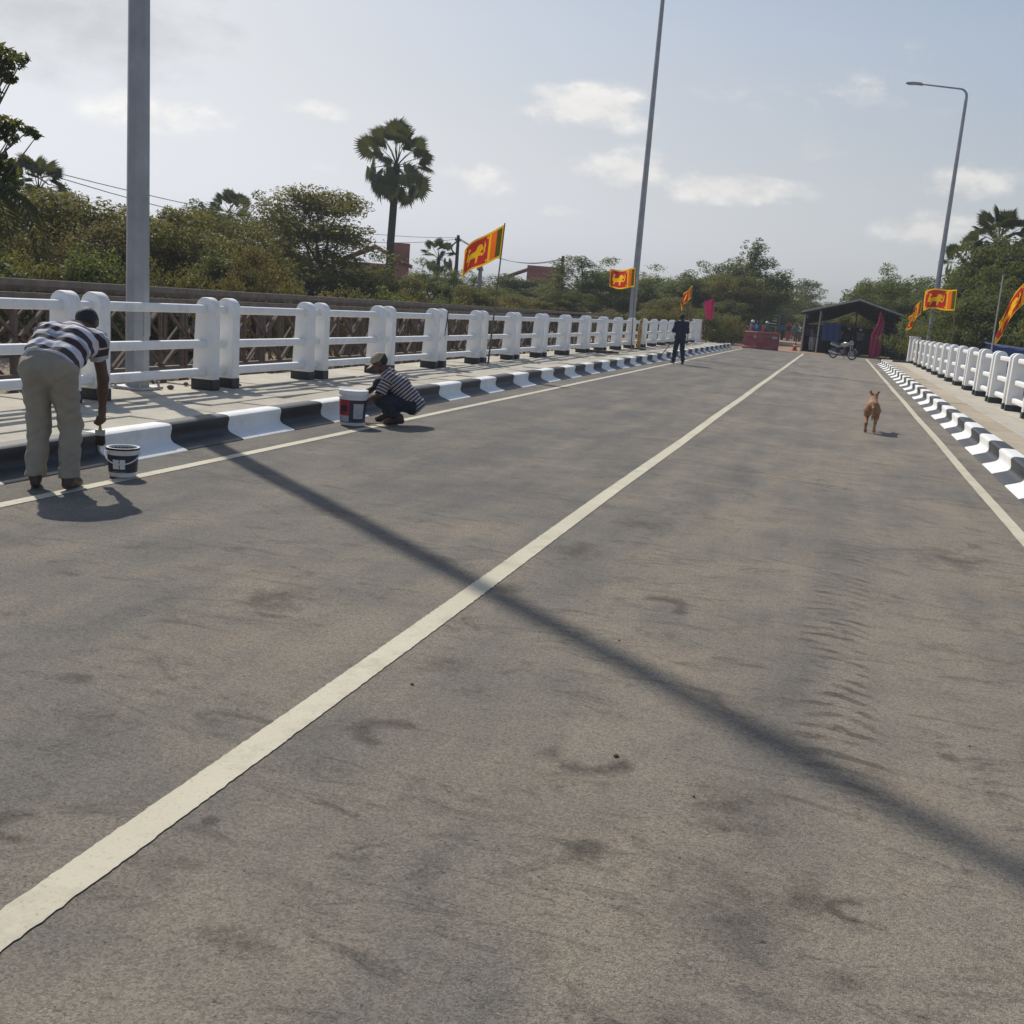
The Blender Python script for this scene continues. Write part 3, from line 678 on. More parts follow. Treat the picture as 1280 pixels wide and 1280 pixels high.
# ------------------------------------------------------------------ trees
def leaf_cloud(centres, radii, n_each, leaf, flat=0.8, seed=1, up=0.5):
    """many small folded leaves gathered in clumps; returns vertex and quad arrays"""
    r = np.random.default_rng(seed); V = []; tot = 0
    for c, rad, n in zip(centres, radii, n_each):
        d = r.normal(size=(n, 3)); d /= np.linalg.norm(d, axis=1)[:, None]
        rr = rad * (0.35 + 0.65 * r.random(n) ** 0.5)
        rr *= 1 + 0.35 * np.sin(d[:, 0] * 5 + c[0] * 3) * np.sin(d[:, 1] * 4 + c[1]) * np.sin(d[:, 2] * 5 + c[2] * 2)
        p = c + d * rr[:, None] * np.array([1, 1, flat])
        nn = d * 0.6 + np.array([0, 0, up]) + r.normal(size=(n, 3)) * 0.55; nn /= np.linalg.norm(nn, axis=1)[:, None]
        a = np.cross(nn, r.normal(size=(n, 3))); a /= np.linalg.norm(a, axis=1)[:, None]
        b = np.cross(nn, a); L = (leaf * (0.6 + 0.8 * r.random(n)))[:, None]; Wd = L * 0.42
        q = np.stack([p - a * L * .5, p + b * Wd * .5 + nn * L * .06, p + a * L * .5 - nn * L * .10, p - b * Wd * .5 + nn * L * .06], axis=1)
        V.append(q.reshape(-1, 3)); tot += n
    V = np.concatenate(V); return V, np.arange(tot * 4).reshape(-1, 4)
def quads_mesh(name, V, Q, mat):
    me = bpy.data.meshes.new(name); me.vertices.add(len(V)); me.vertices.foreach_set('co', V.astype(np.float32).ravel())
    me.loops.add(Q.size); me.loops.foreach_set('vertex_index', Q.astype(np.int32).ravel())
    me.polygons.add(len(Q)); me.polygons.foreach_set('loop_start', np.arange(0, Q.size, Q.shape[1], dtype=np.int32)); me.polygons.foreach_set('loop_total', np.full(len(Q), Q.shape[1], dtype=np.int32))
    me.materials.append(mat); me.update(calc_edges=True); me.validate(); return me

def tree_variant(kind, mat, H, R, base_frac, nclus, per, rad, leaf, seed, style='round', bark_m='bark'):
    """a tree standing on z=0: (trunk mesh, crown mesh) of height H and crown radius R"""
    r = np.random.default_rng(seed); cs = []; zb = H * base_frac; zc = (H + zb) / 2; hz = (H - zb) / 2
    lob = r.uniform(0, 6.28, 6)
    while len(cs) < nclus:
        if style == 'layered':
            tier = r.integers(0, 5); z = zb + (H - zb) * (0.08 + 0.215 * tier + r.uniform(-.085, .085)); a = r.uniform(0, 2 * PI)
            rm = R * (1.02 - 0.13 * tier) * (0.75 + 0.25 * math.sin(3 * a + lob[tier])); d = rm * math.sqrt(r.random()) ; cs.append((d * math.cos(a), d * math.sin(a), z - 0.08 * d))
            continue
        d = r.normal(size=3); d /= np.linalg.norm(d); k = (0.30 + 0.70 * r.random() ** 0.45)
        az = math.atan2(d[1], d[0]); k *= 0.80 + 0.16 * math.sin(2 * az + lob[0]) + 0.14 * math.sin(3 * az + lob[1] + 3 * d[2]) + 0.12 * math.sin(5 * d[2] + lob[2])
        p = np.array([d[0] * R * k, d[1] * R * k, zc + d[2] * hz * k])
        if style == 'shrub' and p[2] < 0.1: p[2] = abs(p[2]) * .5 + 0.1
        cs.append(tuple(p))
    nreg = len(cs)
    if style == 'spiky':
        for k in range(5):                       # leading shoots rising out of the crown
            a = r.uniform(0, 2 * PI); d = R * r.uniform(.1, .45); dx = r.uniform(.1, .35)
            for j in range(7): cs.append((d * math.cos(a) + j * dx * .5, d * math.sin(a), H * (0.70 + 0.055 * j + .02 * k * j / 6)))
    cs = np.array(cs)
    rads = rad * r.uniform(0.65, 1.25, len(cs)); rads[nreg:] *= np.linspace(.75, .5, len(cs) - nreg) if len(cs) > nreg else 1; n = (per * (rads / rad) ** 2).astype(int)
    V, Q = leaf_cloud(cs, rads, n, leaf, 0.52 if style == 'layered' else 0.78, seed + 5)
    zt = np.percentile(V[:, 2], 99.7); rt = np.percentile(np.abs(V[:, :2]), 98.5); zl = V[:, 2].min()
    sx, sz = R / rt, (H - zl) / (zt - zl)
    for q in (V, cs): q[:, :2] *= sx; q[:, 2] = zl + (q[:, 2] - zl) * sz
    V[:, 2] = np.maximum(V[:, 2], 0.03)
    crown = quads_mesh('crown', V, Q, mat)
    mb = MB(); tr = H * 0.022 + 0.03; top = Vector((r.normal() * .03 * H, r.normal() * .03 * H, zb + (H - zb) * 0.45))
    if style == 'shrub':
        for k in range(5):
            c = Vector(cs[r.integers(0, len(cs))]); mb.tube([(0.1 * (k - 2), 0.05 * k, -0.3), c * 0.5, c], [tr * .5, tr * .35, tr * .12], 5)
    else:
        mid = top * 0.5 + Vector((r.normal() * .02 * H, r.normal() * .02 * H, 0)); mid.z = top.z * .5
        mb.tube([(0, 0, -0.4), (0, 0, 0.2), mid, top], [tr * 1.35, tr * 1.05, tr * .8, tr * .45], 8)
        for k in range(12):
            c = Vector(cs[r.integers(0, len(cs))]); s = mid.lerp(top, r.random()); h = s.lerp(c, .5); h.z += 0.12 * (c - s).length
            mb.tube([s, h, c], [tr * .42, tr * .27, tr * .09], 5)
    trunk = mb.mesh('trunk', M[bark_m], smooth=True, angle=60)
    return dict(H=H, R=R, trunk=trunk, crown=crown)
VAR = {
    'olive_a': tree_variant('olive', M['leaf_olive'], 8, 3.4, .16, 95, 190, .72, .19, 21),
    'olive_b': tree_variant('olive', M['leaf_olive'], 7, 3.0, .10, 80, 200, .70, .19, 22),
    'green_a': tree_variant('green', M['leaf_green'], 8, 3.2, .15, 90, 190, .70, .18, 23),
    'green_b': tree_variant('green', M['leaf_green'], 9, 2.9, .12, 95, 180, .68, .18, 24),
    'dark_a': tree_variant('dark', M['leaf_dark'], 9, 3.4, .15, 95, 200, .75, .20, 25),
    'dark_b': tree_variant('dark', M['leaf_dark'], 8, 3.0, .12, 85, 190, .72, .20, 26),
    'spiky': tree_variant('spiky', M['leaf_dark'], 9, 3.6, .14, 100, 180, .70, .19, 27, 'spiky'),
    'dry_a': tree_variant('dry', M['leaf_dry'], 6, 2.8, .10, 75, 150, .66, .17, 28),
    'layered': tree_variant('layered', M['leaf_olive'], 9, 5.0, .14, 190, 140, .85, .19, 29, 'layered'),
    'layered_g': tree_variant('layered', M['leaf_dark'], 8, 4.0, .2, 100, 150, .85, .20, 33, 'layered'),
    'shrub_g': tree_variant('shrub', M['leaf_green'], 2.6, 1.7, .0, 42, 170, .48, .13, 30, 'shrub'),
    'shrub_o': tree_variant('shrub', M['leaf_olive'], 2.6, 1.8, .0, 42, 170, .48, .13, 31, 'shrub'),
    'shrub_d': tree_variant('shrub', M['leaf_dry'], 2.4, 1.7, .0, 40, 150, .46, .12, 32, 'shrub'),
}
_trnd = random.Random(5)
def plant_tree(var, px, py, dist, wpx, label, group=None, name='tree', cat='tree', hmin=1.2, base=None):
    p = at_dist(px, py, dist); gz = ground_z(p.x, p.y) if base is None else base
    v = VAR[var]; H = max(p.z - gz, hmin); Rr = max(wpx / 2 * dist / FPX, 0.5)
    root = empty(name, (p.x, p.y, gz - 0.02), _trnd.uniform(0, 6.28)); root.scale = (Rr / v['R'], Rr / v['R'], H / v['H'])
    tag(root, label, cat, group)
    link('trunk' if cat == 'tree' else 'stems', v['trunk'], root); link('crown' if cat == 'tree' else 'foliage', v['crown'], root)
    return root
G1 = 'trees in the wood behind the steel truss bridge'; G2 = 'trees at the far end of the road'; G3 = 'trees beyond the railing with the blue tarpaulin'
OL, DK, DR, GR = 'yellow-olive tree in the wood', 'dark green tree in the wood', 'dry orange-brown tree in the wood', 'mid green tree in the wood'
def near_what(px):
    for lim, t in ((90, 'beside the leafy boughs'), (215, 'behind the thick lamp post'), (345, 'before the layered tree'), (480, 'around the layered tree'), (560, 'under the tall fan palm'), (660, 'between the two brick houses'), (725, 'by the flat-gabled brick house'), (9999, 'before the second lamp post')):
        if px < lim: return t
for a in (('olive_a', 30, 238, 47, 190, OL), ('olive_b', 118, 248, 44, 170, OL), ('olive_a', 195, 258, 46, 150, OL), ('dark_b', 250, 256, 62, 110, DK), ('olive_b', 250, 285, 43, 120, OL),
          ('dark_a', 60, 212, 58, 120, DK), ('dark_b', 205, 262, 66, 80, DK), ('dark_b', -30, 250, 50, 150, DK), ('dark_a', 340, 244, 72, 110, DK), ('olive_b', 300, 275, 50, 110, OL),
          ('dark_b', 270, 315, 40, 90, DK), ('dry_a', 325, 308, 40, 105, DR), ('dry_a', 85, 275, 41, 110, DR), ('dry_a', 275, 345, 36, 70, DR),
          ('dark_a', 455, 320, 60, 110, DK), ('dark_b', 400, 330, 58, 120, DK), ('green_a', 535, 326, 62, 95, GR), ('green_b', 566, 335, 70, 80, GR), ('olive_b', 505, 345, 56, 70, OL),
          ('green_a', 605, 350, 80, 80, GR), ('dark_b', 650, 345, 95, 90, DK), ('dry_a', 635, 368, 62, 80, DR), ('olive_b', 590, 358, 60, 70, OL), ('dark_a', 690, 350, 92, 80, DK),
          ('green_b', 735, 320, 78, 100, GR), ('dark_a', 705, 355, 66, 90, DK), ('green_a', 765, 328, 92, 90, GR), ('olive_a', 672, 372, 64, 80, OL)):
    plant_tree(*a[:5], a[5] + ' ' + near_what(a[1]), group=G1)
plant_tree('layered', 400, 236, 56, 180, 'broad layered olive tree standing in front of the tall fan palm', G1)
GF, OF = 'dark green tree at the road end', 'olive tree at the road end'
def far_what(px):
    for lim, t in ((815, 'behind the second lamp post'), (880, 'behind the limp flag'), (925, 'behind the pink cloth'), (960, 'behind the red barriers'), (1012, 'behind the diamond signs'), (1085, 'behind the shed'), (1130, 'beside the shed roof'), (1165, 'behind the limp flag by the shed'), (1195, 'behind the armed lamp post'), (1235, 'by the shorter fan palm'), (1265, 'under the taller fan palm'), (9999, 'behind the blue tarpaulin')):
        if px < lim: return t
for a in (('dark_a', 800, 342, 80, 90, GF), ('green_a', 828, 334, 98, 100, GF), ('dark_b', 860, 345, 86, 90, GF), ('olive_b', 840, 372, 76, 80, OF), ('dark_a', 893, 330, 92, 100, GF),
          ('olive_a', 915, 345, 84, 90, OF), ('dark_b', 945, 345, 96, 90, GF), ('green_b', 985, 368, 130, 80, GF), ('dark_a', 965, 362, 112, 80, GF), ('green_a', 1025, 372, 140, 70, GF),
          ('dark_b', 905, 375, 80, 70, GF), ('green_a', 1050, 380, 118, 90, GF), ('olive_b', 1075, 388, 108, 80, OF), ('dark_a', 1000, 385, 145, 70, GF), ('green_b', 960, 390, 125, 60, GF)):
    plant_tree(*a[:5], a[5] + ' ' + far_what(a[1]), group=G2)
plant_tree('spiky', 938, 302, 88, 110, 'tall dark tree with bare leading shoots beside the road sign', G2)
plant_tree('layered_g', 1008, 350, 135, 62, 'dark flat-topped tree rising behind the shed roof', G2)
RT = 'dark green tree beyond the railing'; RG = 'bright green tree beyond the railing'
for a in (('dark_a', 1095, 338, 84, 75, RT), ('green_a', 1120, 332, 80, 80, RG), ('green_b', 1148, 345, 84, 80, RG), ('dark_b', 1150, 375, 72, 90, RT), ('green_a', 1172, 362, 72, 70, RG),
          ('dark_a', 1222, 318, 60, 95, RT), ('green_b', 1205, 345, 58, 80, RG), ('dark_b', 1275, 300, 58, 110, RT), ('green_b', 1250, 330, 55, 90, RG), ('dark_a', 1300, 350, 52, 100, RT), ('green_a', 1330, 330, 60, 120, RG),
          ('dark_b', 1232, 365, 50, 90, RT), ('dark_a', 1262, 292, 61, 90, RT), ('green_b', 1236, 305, 63, 70, RG)):
    plant_tree(*a[:5], a[5] + ' ' + far_what(a[1]), group=G3)
# tree that leans into the picture beside the truss bridge: sprays of leaves on long boughs
def near_tree():
    base = at_dist(-75, 200, 26); base.z = ground_z(base.x, base.y)
    root = empty('tree', base); tag(root, 'tree whose leafy boughs reach out high beside the steel truss bridge', 'tree')
    r = np.random.default_rng(44); cs = []; rd = []
    def cl(px, py, d, rad): cs.append(np.array(at_dist(px, py, d) - base)); rd.append(rad)
    for px, py, rad in ((6, 68, .26), (18, 78, .22), (4, 92, .24), (28, 74, .14), (12, 98, .16), (5, 155, .24), (20, 158, .20), (36, 163, .15), (12, 172, .2), (46, 170, .08), (-18, 70, .4), (-20, 160, .4), (-40, 110, .6),
                        (4, 205, .3), (14, 215, .25), (-15, 220, .5), (2, 235, .4), (-50, 200, .8), (-60, 60, .8), (-90, 120, .9), (-110, 60, .9), (-70, 20, .7), (-120, 180, .9), (-80, 260, .8), (-30, 280, .6)):
        cl(px, py, 26 + r.normal() * .3, rad)
    V, Q = leaf_cloud(cs, rd, [int(900 * a * a) + 14 for a in rd], .19, 0.75, 9, up=.2)
    link('crown', quads_mesh('crown', V, Q, M['leaf_dark']), root)
    mb = MB(); top = Vector((0, 0, 4.6)); mb.tube([(0, 0, -.3), (.05, 0, 2.2), top], [.24, .18, .12], 8)
    for c in cs[:14] + cs[17:]:
        c = Vector(c); s = Vector((0, 0, 2.0 + 2.4 * r.random())); h = s.lerp(c, .55); h.z += .25; mb.tube([s, h, c], [.05, .03, .008], 5)
    mb.build('trunk', M['bark'], root, smooth=True)
near_tree()
# shrubs in front of the woods
SH = {'shrub_g': 'low green shrub on the bank behind the truss bridge', 'shrub_o': 'low olive shrub on the bank behind the truss bridge', 'shrub_d': 'dry brown shrub on the bank behind the truss bridge'}
rs = random.Random(12)
for k, (px, py, d, w) in enumerate([(-10, 312, 27, 120), (55, 318, 28, 110), (112, 308, 28, 100), (165, 322, 29, 90), (215, 332, 30, 90), (262, 340, 31, 80), (310, 352, 33, 80), (352, 350, 34, 70), (395, 356, 36, 80), (440, 360, 38, 80), (482, 362, 40, 70),
                                    (520, 366, 42, 70), (556, 370, 44, 60), (585, 372, 46, 60), (618, 376, 50, 60), (650, 380, 52, 60), (680, 382, 54, 55), (712, 384, 56, 55), (745, 386, 60, 55), (775, 388, 62, 50), (805, 388, 64, 50)]):
    v = ('shrub_g', 'shrub_o', 'shrub_g', 'shrub_d', 'shrub_o')[k % 5]
    plant_tree(v, px, py, d + 9, w, SH[v] + ' ' + near_what(px), 'shrubs along the steel truss bridge', 'shrub', 'shrub')
SE = 'low shrub at the verge past the white railing'; SR = 'low shrub just outside the railing'; SF = 'low shrub in the far thicket'
for k, (px, py, d, w) in enumerate([(832, 385, 66, 50), (858, 385, 68, 50), (884, 388, 70, 50), (905, 392, 72, 50), (922, 395, 74, 40), (940, 400, 92, 50)]):
    plant_tree(('shrub_o', 'shrub_d', 'shrub_g')[k % 3], px, py, d, w, SE + ', ' + far_what(px), 'shrubs at the end of the walkway', 'shrub', 'shrub')
for k, (px, py, d, w) in enumerate([(1140, 395, 66, 50), (1160, 400, 60, 50), (1185, 402, 62, 60), (1205, 405, 56, 55), (1222, 400, 58, 60), (1262, 395, 52, 70), (1290, 392, 48, 80)]):
    plant_tree(('shrub_g', 'shrub_o', 'shrub_g')[k % 3], px, py, d, w, SR + ' ' + far_what(px), 'shrubs outside the railing', 'shrub', 'shrub')
for k, (px, py, d, w) in enumerate([(965, 405, 150, 60), (995, 402, 155, 60), (1025, 400, 150, 60), (1055, 386, 84, 80), (1078, 388, 82, 70), (1040, 390, 86, 60)]):
    plant_tree(('shrub_o', 'shrub_g')[k % 2], px, py, d, w, SF + ' ' + far_what(px), 'shrubs behind the shed', 'shrub', 'shrub')

# fan palms
def fan_mesh(seed, tilt):
    r = random.Random(seed); mb = MB(); Lp = 1.75
    mb.tube([(0, 0, 0), (Lp * .5, 0, .12), (Lp, 0, .04)], [.04, .024, .016], 4)
    n = 30; sp = 262.0 / (n - 1); ct, st = math.cos(tilt), math.sin(tilt); hl = math.radians(sp * .56)
    for k in range(n):
        a = math.radians(-131 + sp * k); L = 1.0 * (0.80 + 0.20 * math.cos(a * .6)) * r.uniform(.84, 1.06); droop = r.uniform(.1, .5)
        def P(rad, ang, z):
            u = rad * math.cos(ang); w = .10 * (rad * math.sin(ang)) ** 2
            return (Lp + u * ct - (z - w) * st * -1 * 0, rad * math.sin(ang), .04 - u * st + (z - w) * ct)
        mb.add([P(0.02, a, 0), P(L * .68, a - hl, .03), P(L * .70, a, -.02), P(L * .68, a + hl, .03), P(L, a + r.uniform(-.04, .04), -.22 * droop * L)], [(0, 1, 2), (0, 2, 3), (1, 4, 2), (2, 4, 3)])
    return mb.mesh('frond', M['leaf_palm'])
FANS = [[fan_mesh(k, .15), fan_mesh(k + 10, .4)] for k in range(2)] + [[fan_mesh(20, .85), fan_mesh(21, 1.15)]]
def fan_palm(px, py_c, dist, py_base, label, size=1.0, n=34, seed=1, trunk_r=.2, base_px=None):
    c = at_dist(px, py_c, dist); b = at_dist(base_px or px, py_base, dist); gz = ground_z(b.x, b.y)
    root = empty('fan_palm', (b.x, b.y, gz)); tag(root, label, 'palm', 'fan palms')
    top = c - Vector((b.x, b.y, gz)); r = random.Random(seed)
    mid = top * .5 + Vector((-.12, 0, 0)) * size; mid.z = top.z * .5
    MB().tube([(0, 0, -.3), mid, top * .97, top], [trunk_r * 1.3, trunk_r, trunk_r * .9, trunk_r * .8], 10).build('trunk', M['palm_bark'], root, smooth=True)
    for k in range(n):
        t = (k + .5) / n; az = k * 2.39996 + r.uniform(-.3, .3)
        if t < .42: el = math.radians(84 - 66 * t / .42 + r.uniform(-12, 12)); fm = FANS[k % 2][k // 2 % 2]
        elif t < .52: el = math.radians(r.uniform(-2, 16)); fm = FANS[1][1]
        else: el = math.radians(-8 - 42 * (t - .52) / .48 + r.uniform(-8, 8)); fm = FANS[2][k % 2]
        s = size * r.uniform(.85, 1.12) * (1.0 if t < .5 else .92)
        o = link('frond', fm, root, top + Vector((0, 0, -.35 * t * size)), Euler((r.uniform(-1.1, 1.1), -el, az), 'XYZ')); o.scale = (s, s, s)
fan_palm(496, 205, 72, 330, 'tall solitary fan palm towering over the wood behind the truss bridge', 1.14, 33, 8, .26, 489)
fan_palm(288, 268, 80, 330, 'small fan palm crown showing above the wood beside the layered tree', .7, 26, 2, .2)
fan_palm(48, 238, 52, 330, 'fan palm half hidden by the olive trees near the leafy boughs', .6, 30, 3, .2)
fan_palm(1248, 302, 64, 400, 'fan palm rising out of the trees beyond the railing with the blue tarpaulin', .70, 50, 4, .24)
fan_palm(1206, 330, 66, 400, 'shorter fan palm between the street light and the taller palm', .6, 26, 5, .2)
fan_palm(548, 322, 76, 380, 'young fan palm in front of the brick house by the utility pole', .55, 22, 6, .15)
# a drooping feather frond of a coconut palm low beside the truss bridge
def coconut():
    b = at_dist(-62, 300, 24); gz = ground_z(b.x, b.y); root = empty('coconut_palm', (b.x, b.y, gz)); tag(root, 'coconut palm with long drooping feathery fronds beside the truss bridge', 'palm')
    top = Vector((0, 0, at_dist(-62, 236, 24).z - gz)); MB().tube([(0, 0, -.3), (.1, 0, top.z * .5), top], [.16, .13, .11], 8).build('trunk', M['bark'], root, smooth=True)
    for k in range(9):
        az = k * .7 + .25; mb = MB(); pts = []
        for j in range(13):
            t = j / 12; pts.append(Vector((1.75 * math.sin(t * 1.5), 0, .55 * math.sin(t * 2.2) - 1.55 * t * t)))
        mb.tube(pts, [.03 - .002 * j for j in range(13)], 4)
        for j in range(2, 13):
            for s in (-1, 1):
                for h in (0, .5):
                    p = pts[j] if h == 0 or j == 12 else pts[j].lerp(pts[j + 1], .5); L = .52 * (1 - abs(j / 12 - .5) * .9)
                    mb.add([p, p + Vector((.03, s * L * .5, -.05)), p + Vector((.09, s * L * .5, -.07)), p + Vector((.12, s * L, -.32 * L - .1))], [(0, 1, 3), (0, 3, 2)])
        mb.build('frond', M['leaf_palm'], root, top, (0, 0, az))
coconut()

# ------------------------------------------------------------------ houses, utility poles, wires
def house(px0, px1, py_top, dist, label, tower):
    a, b = at_dist(px0, py_top, dist), at_dist(px1, py_top, dist); gz = ground_z(a.x, a.y); w = (b - a).length; ang = math.atan2(b.y - a.y, b.x - a.x)
    root = empty('house', (a.x, a.y, gz), ang); tag(root, label, 'house', 'brick houses in the wood'); H = a.z - gz
    MB().box(-3.2, w, 0, 5.5, -0.3, H * .72).build('wall', M['brick_red'], root)
    rf = MB().prism([(-3.6, H * .70), ((w - 3.2) / 2, H * .97), (w + .35, H * .70), (w + .35, H * .73), ((w - 3.2) / 2, H * 1.0), (-3.6, H * .73)], -.4, 5.9).build('roof', M['roof_tile'], root)
    if tower: MB().box(w * .45, w * 1.02, .6, 2.8, H * .5, H * 1.06).build('stair_block', M['brick_red'], root, bevel=.03)
    else:
        MB().box(-.4, w * 1.05, -.06, 1.2, H * .55, H * 1.02).build('parapet_wall', M['brick_red'], root, bevel=.03)
    for x in (-2.2, -.4, w - 1.1):
        f = MB().box(x, x + .9, -.08, -.003, H * .35, H * .55).build('window', M['wood_dark'], root); MB().box(x + .08, x + .82, -.1, -.085, H * .37, H * .53).build('pane', M['glass_dark'], f)
house(474, 512, 306, 92, 'brick-red house with a square stair block behind the fan palm trunk', True)
house(664, 704, 333, 112, 'brick-red house with a flat gable showing above the trees near the utility pole', False)

def utility_pole(px, py, dist, label, r=.13, mat='pole_concrete', bracket=False):
    p = at_dist(px, py, dist); gz = ground_z(p.x, p.y); h = p.z - gz; root = empty('utility_pole', (p.x, p.y, gz)); tag(root, label, 'utility pole', 'utility poles in the wood')
    MB().tube([(0, 0, -.4), (0, 0, h)], [r * 1.25, r * .8], 8).build('shaft', M[mat], root, smooth=True)
    MB().bar((-.02, -.5, h - .35), (-.02, .5, h - .35), .09, .09).build('crossarm', M['wood_dark'], root)
    for y in (-.42, 0, .42): MB().lathe([(0.001, h - .30), (.05, h - .29), (.035, h - .24), (.055, h - .2), (.001, h - .16)], 8, at=(-.02, y, 0)).build('insulator', M['black_metal'], root)
    if bracket:
        pts = [(-.12 - .33 * math.sin(PI * k / 8), 0, h - .45 - .85 * k / 8) for k in range(9)]; MB().tube([(-.05, 0, h - .4)] + pts + [(-.05, 0, h - 1.35)], .055, 6).build('cable_loop', M['black_metal'], root, smooth=True)
    return Vector((p.x, p.y, p.z - .2))
P0 = utility_pole(-60, 172, 40, 'utility pole standing behind the leafy boughs beside the truss bridge', .13)
P1 = utility_pole(573, 294, 74, 'dark utility pole with a black cable loop beside the lion flag', .13, 'wood_dark', True)
P2 = utility_pole(601, 330, 66, 'pale concrete utility pole just behind the lion flag', .14)
P3 = utility_pole(704, 320, 84, 'dark utility pole beside the flat-gabled brick house', .14, 'wood_dark')
def wire(a, b, sag, label, r=.018):
    o = a.copy(); n = 18; mb = MB(); mb.tube([(a.lerp(b, k / n) - o) - Vector((0, 0, 4 * sag * (k / n) * (1 - k / n))) for k in range(n + 1)], r, 4); tag(mb.build('overhead_wire', M['wire'], loc=o), label, 'wire', 'overhead wires')
WL = 'thin overhead wire running past the fan palm to the dark utility pole'
for dy, s in ((-.42, .8), (.42, 1.3)): wire(P0 + Vector((0, dy, 0)), P1 + Vector((0, dy, 0)), s, WL)
for dy in (-.42, 0, .42): wire(P1 + Vector((0, dy, 0)), P3 + Vector((0, dy, 0)), .9, 'thin overhead wire between the dark utility pole and the pole by the flat-gabled house')
wire(P1 + Vector((0, 0, -1.2)), on_y(556, 392, P1.y - 3), .02, 'slanting stay wire at the foot of the dark utility pole', .03)

# ------------------------------------------------------------------ flags
LION = [(.02, .38), (.06, .30), (.13, .33), (.16, .22), (.12, .05), (.20, .05), (.23, .17), (.30, .30), (.52, .33), (.55, .20), (.53, .05), (.61, .05), (.64, .22), (.66, .34), (.78, .36), (.82, .30), (.88, .32), (.86, .42),
        (.74, .46), (.78, .55), (.86, .56), (.90, .63), (.84, .68), (.83, .78), (.76, .84), (.66, .85), (.58, .78), (.54, .68), (.50, .60), (.28, .58), (.18, .56), (.16, .66), (.24, .74), (.22, .84), (.14, .90), (.07, .84), (.12, .80), (.13, .74), (.07, .66), (.06, .52)]
SWORD = [(.87, .36), (.93, .38), (.97, .72), (.90, .96), (.915, .70)]
def inside(poly, x, y):
    c = False; j = len(poly) - 1
    for i in range(len(poly)):
        if (poly[i][1] > y) != (poly[j][1] > y) and x < (poly[j][0] - poly[i][0]) * (y - poly[i][1]) / (poly[j][1] - poly[i][1] + 1e-12) + poly[i][0]: c = not c
        j = i
    return c
def flag_slot(u, v):
    e = .045
    if u < e * .6 or u > 1 - e * .7 or v < .07 or v > .93: return 0
    if u < .135: return 3
    if u < .25: return 2
    if u < .295: return 0
    for cu in (.325, .935):
        for cv in (.14, .86):
            if ((u - cu) * 2) ** 2 + (v - cv) ** 2 < .0016: return 0
    lx, ly = (.90 - u) / .56, (v - .14) / .72          # the lion faces the hoist
    if inside(LION, lx, ly) or inside(SWORD, lx, ly): return 0
    return 1
NU, NV = 84, 44
FSLOT = [flag_slot((i + .5) / NU, (j + .5) / NV) for j in range(NV) for i in range(NU)]
FMATS = ['flag_yellow', 'flag_maroon', 'flag_orange', 'flag_green']
def flag(label, base, top, fly, W, Hh, drop, wave, limp=0.0, seed=1, pole_r=.016, tip=0.02):
    """a pole from base to top with a cloth of W x Hh; fly = horizontal direction of the cloth, drop = fall of its free end, limp folds it together"""
    base, top = Vector(base), Vector(top); root = empty('flag', base); tag(root, label, 'flag', 'lion flags along the bridge')
    ax = (top - base).normalized(); MB().tube([(0, 0, 0), top - base + ax * tip], [pole_r * 1.2, pole_r * .8], 6).build('flag_pole', M['bamboo'], root, smooth=True)
    f = Vector(fly).normalized(); side = f.cross(Vector((0, 0, 1))).normalized(); r = random.Random(seed); ph = r.uniform(0, 6)
    vs = []; hoist = top - base - ax * .02
    for j in range(NV + 1):
        v = j / NV
        for i in range(NU + 1):
            u = i / NU; s = u * W
            p = hoist - ax * Hh * (1 - v) * (1 - .06 * u) + f * s * (1 - .32 * drop * u - limp * .62) - Vector((0, 0, 1)) * (drop * W * (u ** 1.15) + .10 * math.sin(u * 5 + ph) * u + limp * W * .55 * u)
            amp = wave * (u ** .7)
            p = p + side * amp * (math.sin(u * (6.5 + 10 * limp) + ph + v * 1.4) + .35 * math.sin(u * 14 + ph * 2 - v * 2)) + f * (limp * .10 * math.sin(v * 6 + u * 9 + ph) * u)
            vs.append(p + f * .014)
    n = NU + 1; mb = MB(); mb.v = [tuple(p) for p in vs]; mb.f = [(j * n + i, j * n + i + 1, (j + 1) * n + i + 1, (j + 1) * n + i) for j in range(NV) for i in range(NU)]; mb.fm = FSLOT
    me = bpy.data.meshes.new('cloth'); me.from_pydata(mb.v, [], mb.f)
    for k in FMATS: me.materials.append(M[k])
    me.polygons.foreach_set('material_index', mb.fm); me.polygons.foreach_set('use_smooth', [True] * len(mb.f)); link('cloth', me, root)
flag('lion flag streaming out on a dark pole tied to the railing by the utility poles', (-7.40, 22.35, .2), on_y(631, 280, 22.35), (-1, .12, 0), 1.14, .69, .55, .035, 0, 1, .018)
flag('small lion flag flying in front of the second lamp post', (-7.36, 39.2, .2), on_y(795, 334, 39.2), (-1, -.1, 0), 1.02, .70, .16, .11, .04, 2)
flag('limp lion flag hanging near the pink cloth', (-7.05, 52.2, .2), on_y(866, 356, 52.2), (-1, .3, 0), .95, .6, .45, .05, .55, 3)
flag('lion flag flying across the armed lamp post on the dog\'s side of the road', (3.88, 40.0, .2), on_y(1197, 361, 40.0), (-1, .05, 0), 1.08, .72, .10, .10, .03, 4)
flag('lion flag drooping half open above the railing by the blue tarpaulin', (4.62, 29.5, -.4), on_y(1300, 338, 29.5), (-1, .1, 0), 1.30, .62, .80, .10, .30, 5)
flag('limp orange lion flag hanging beside the shed', (3.38, 48.2, .2), on_y(1153, 374, 48.2), (-1, .3, 0), .95, .6, .5, .05, .62, 6)
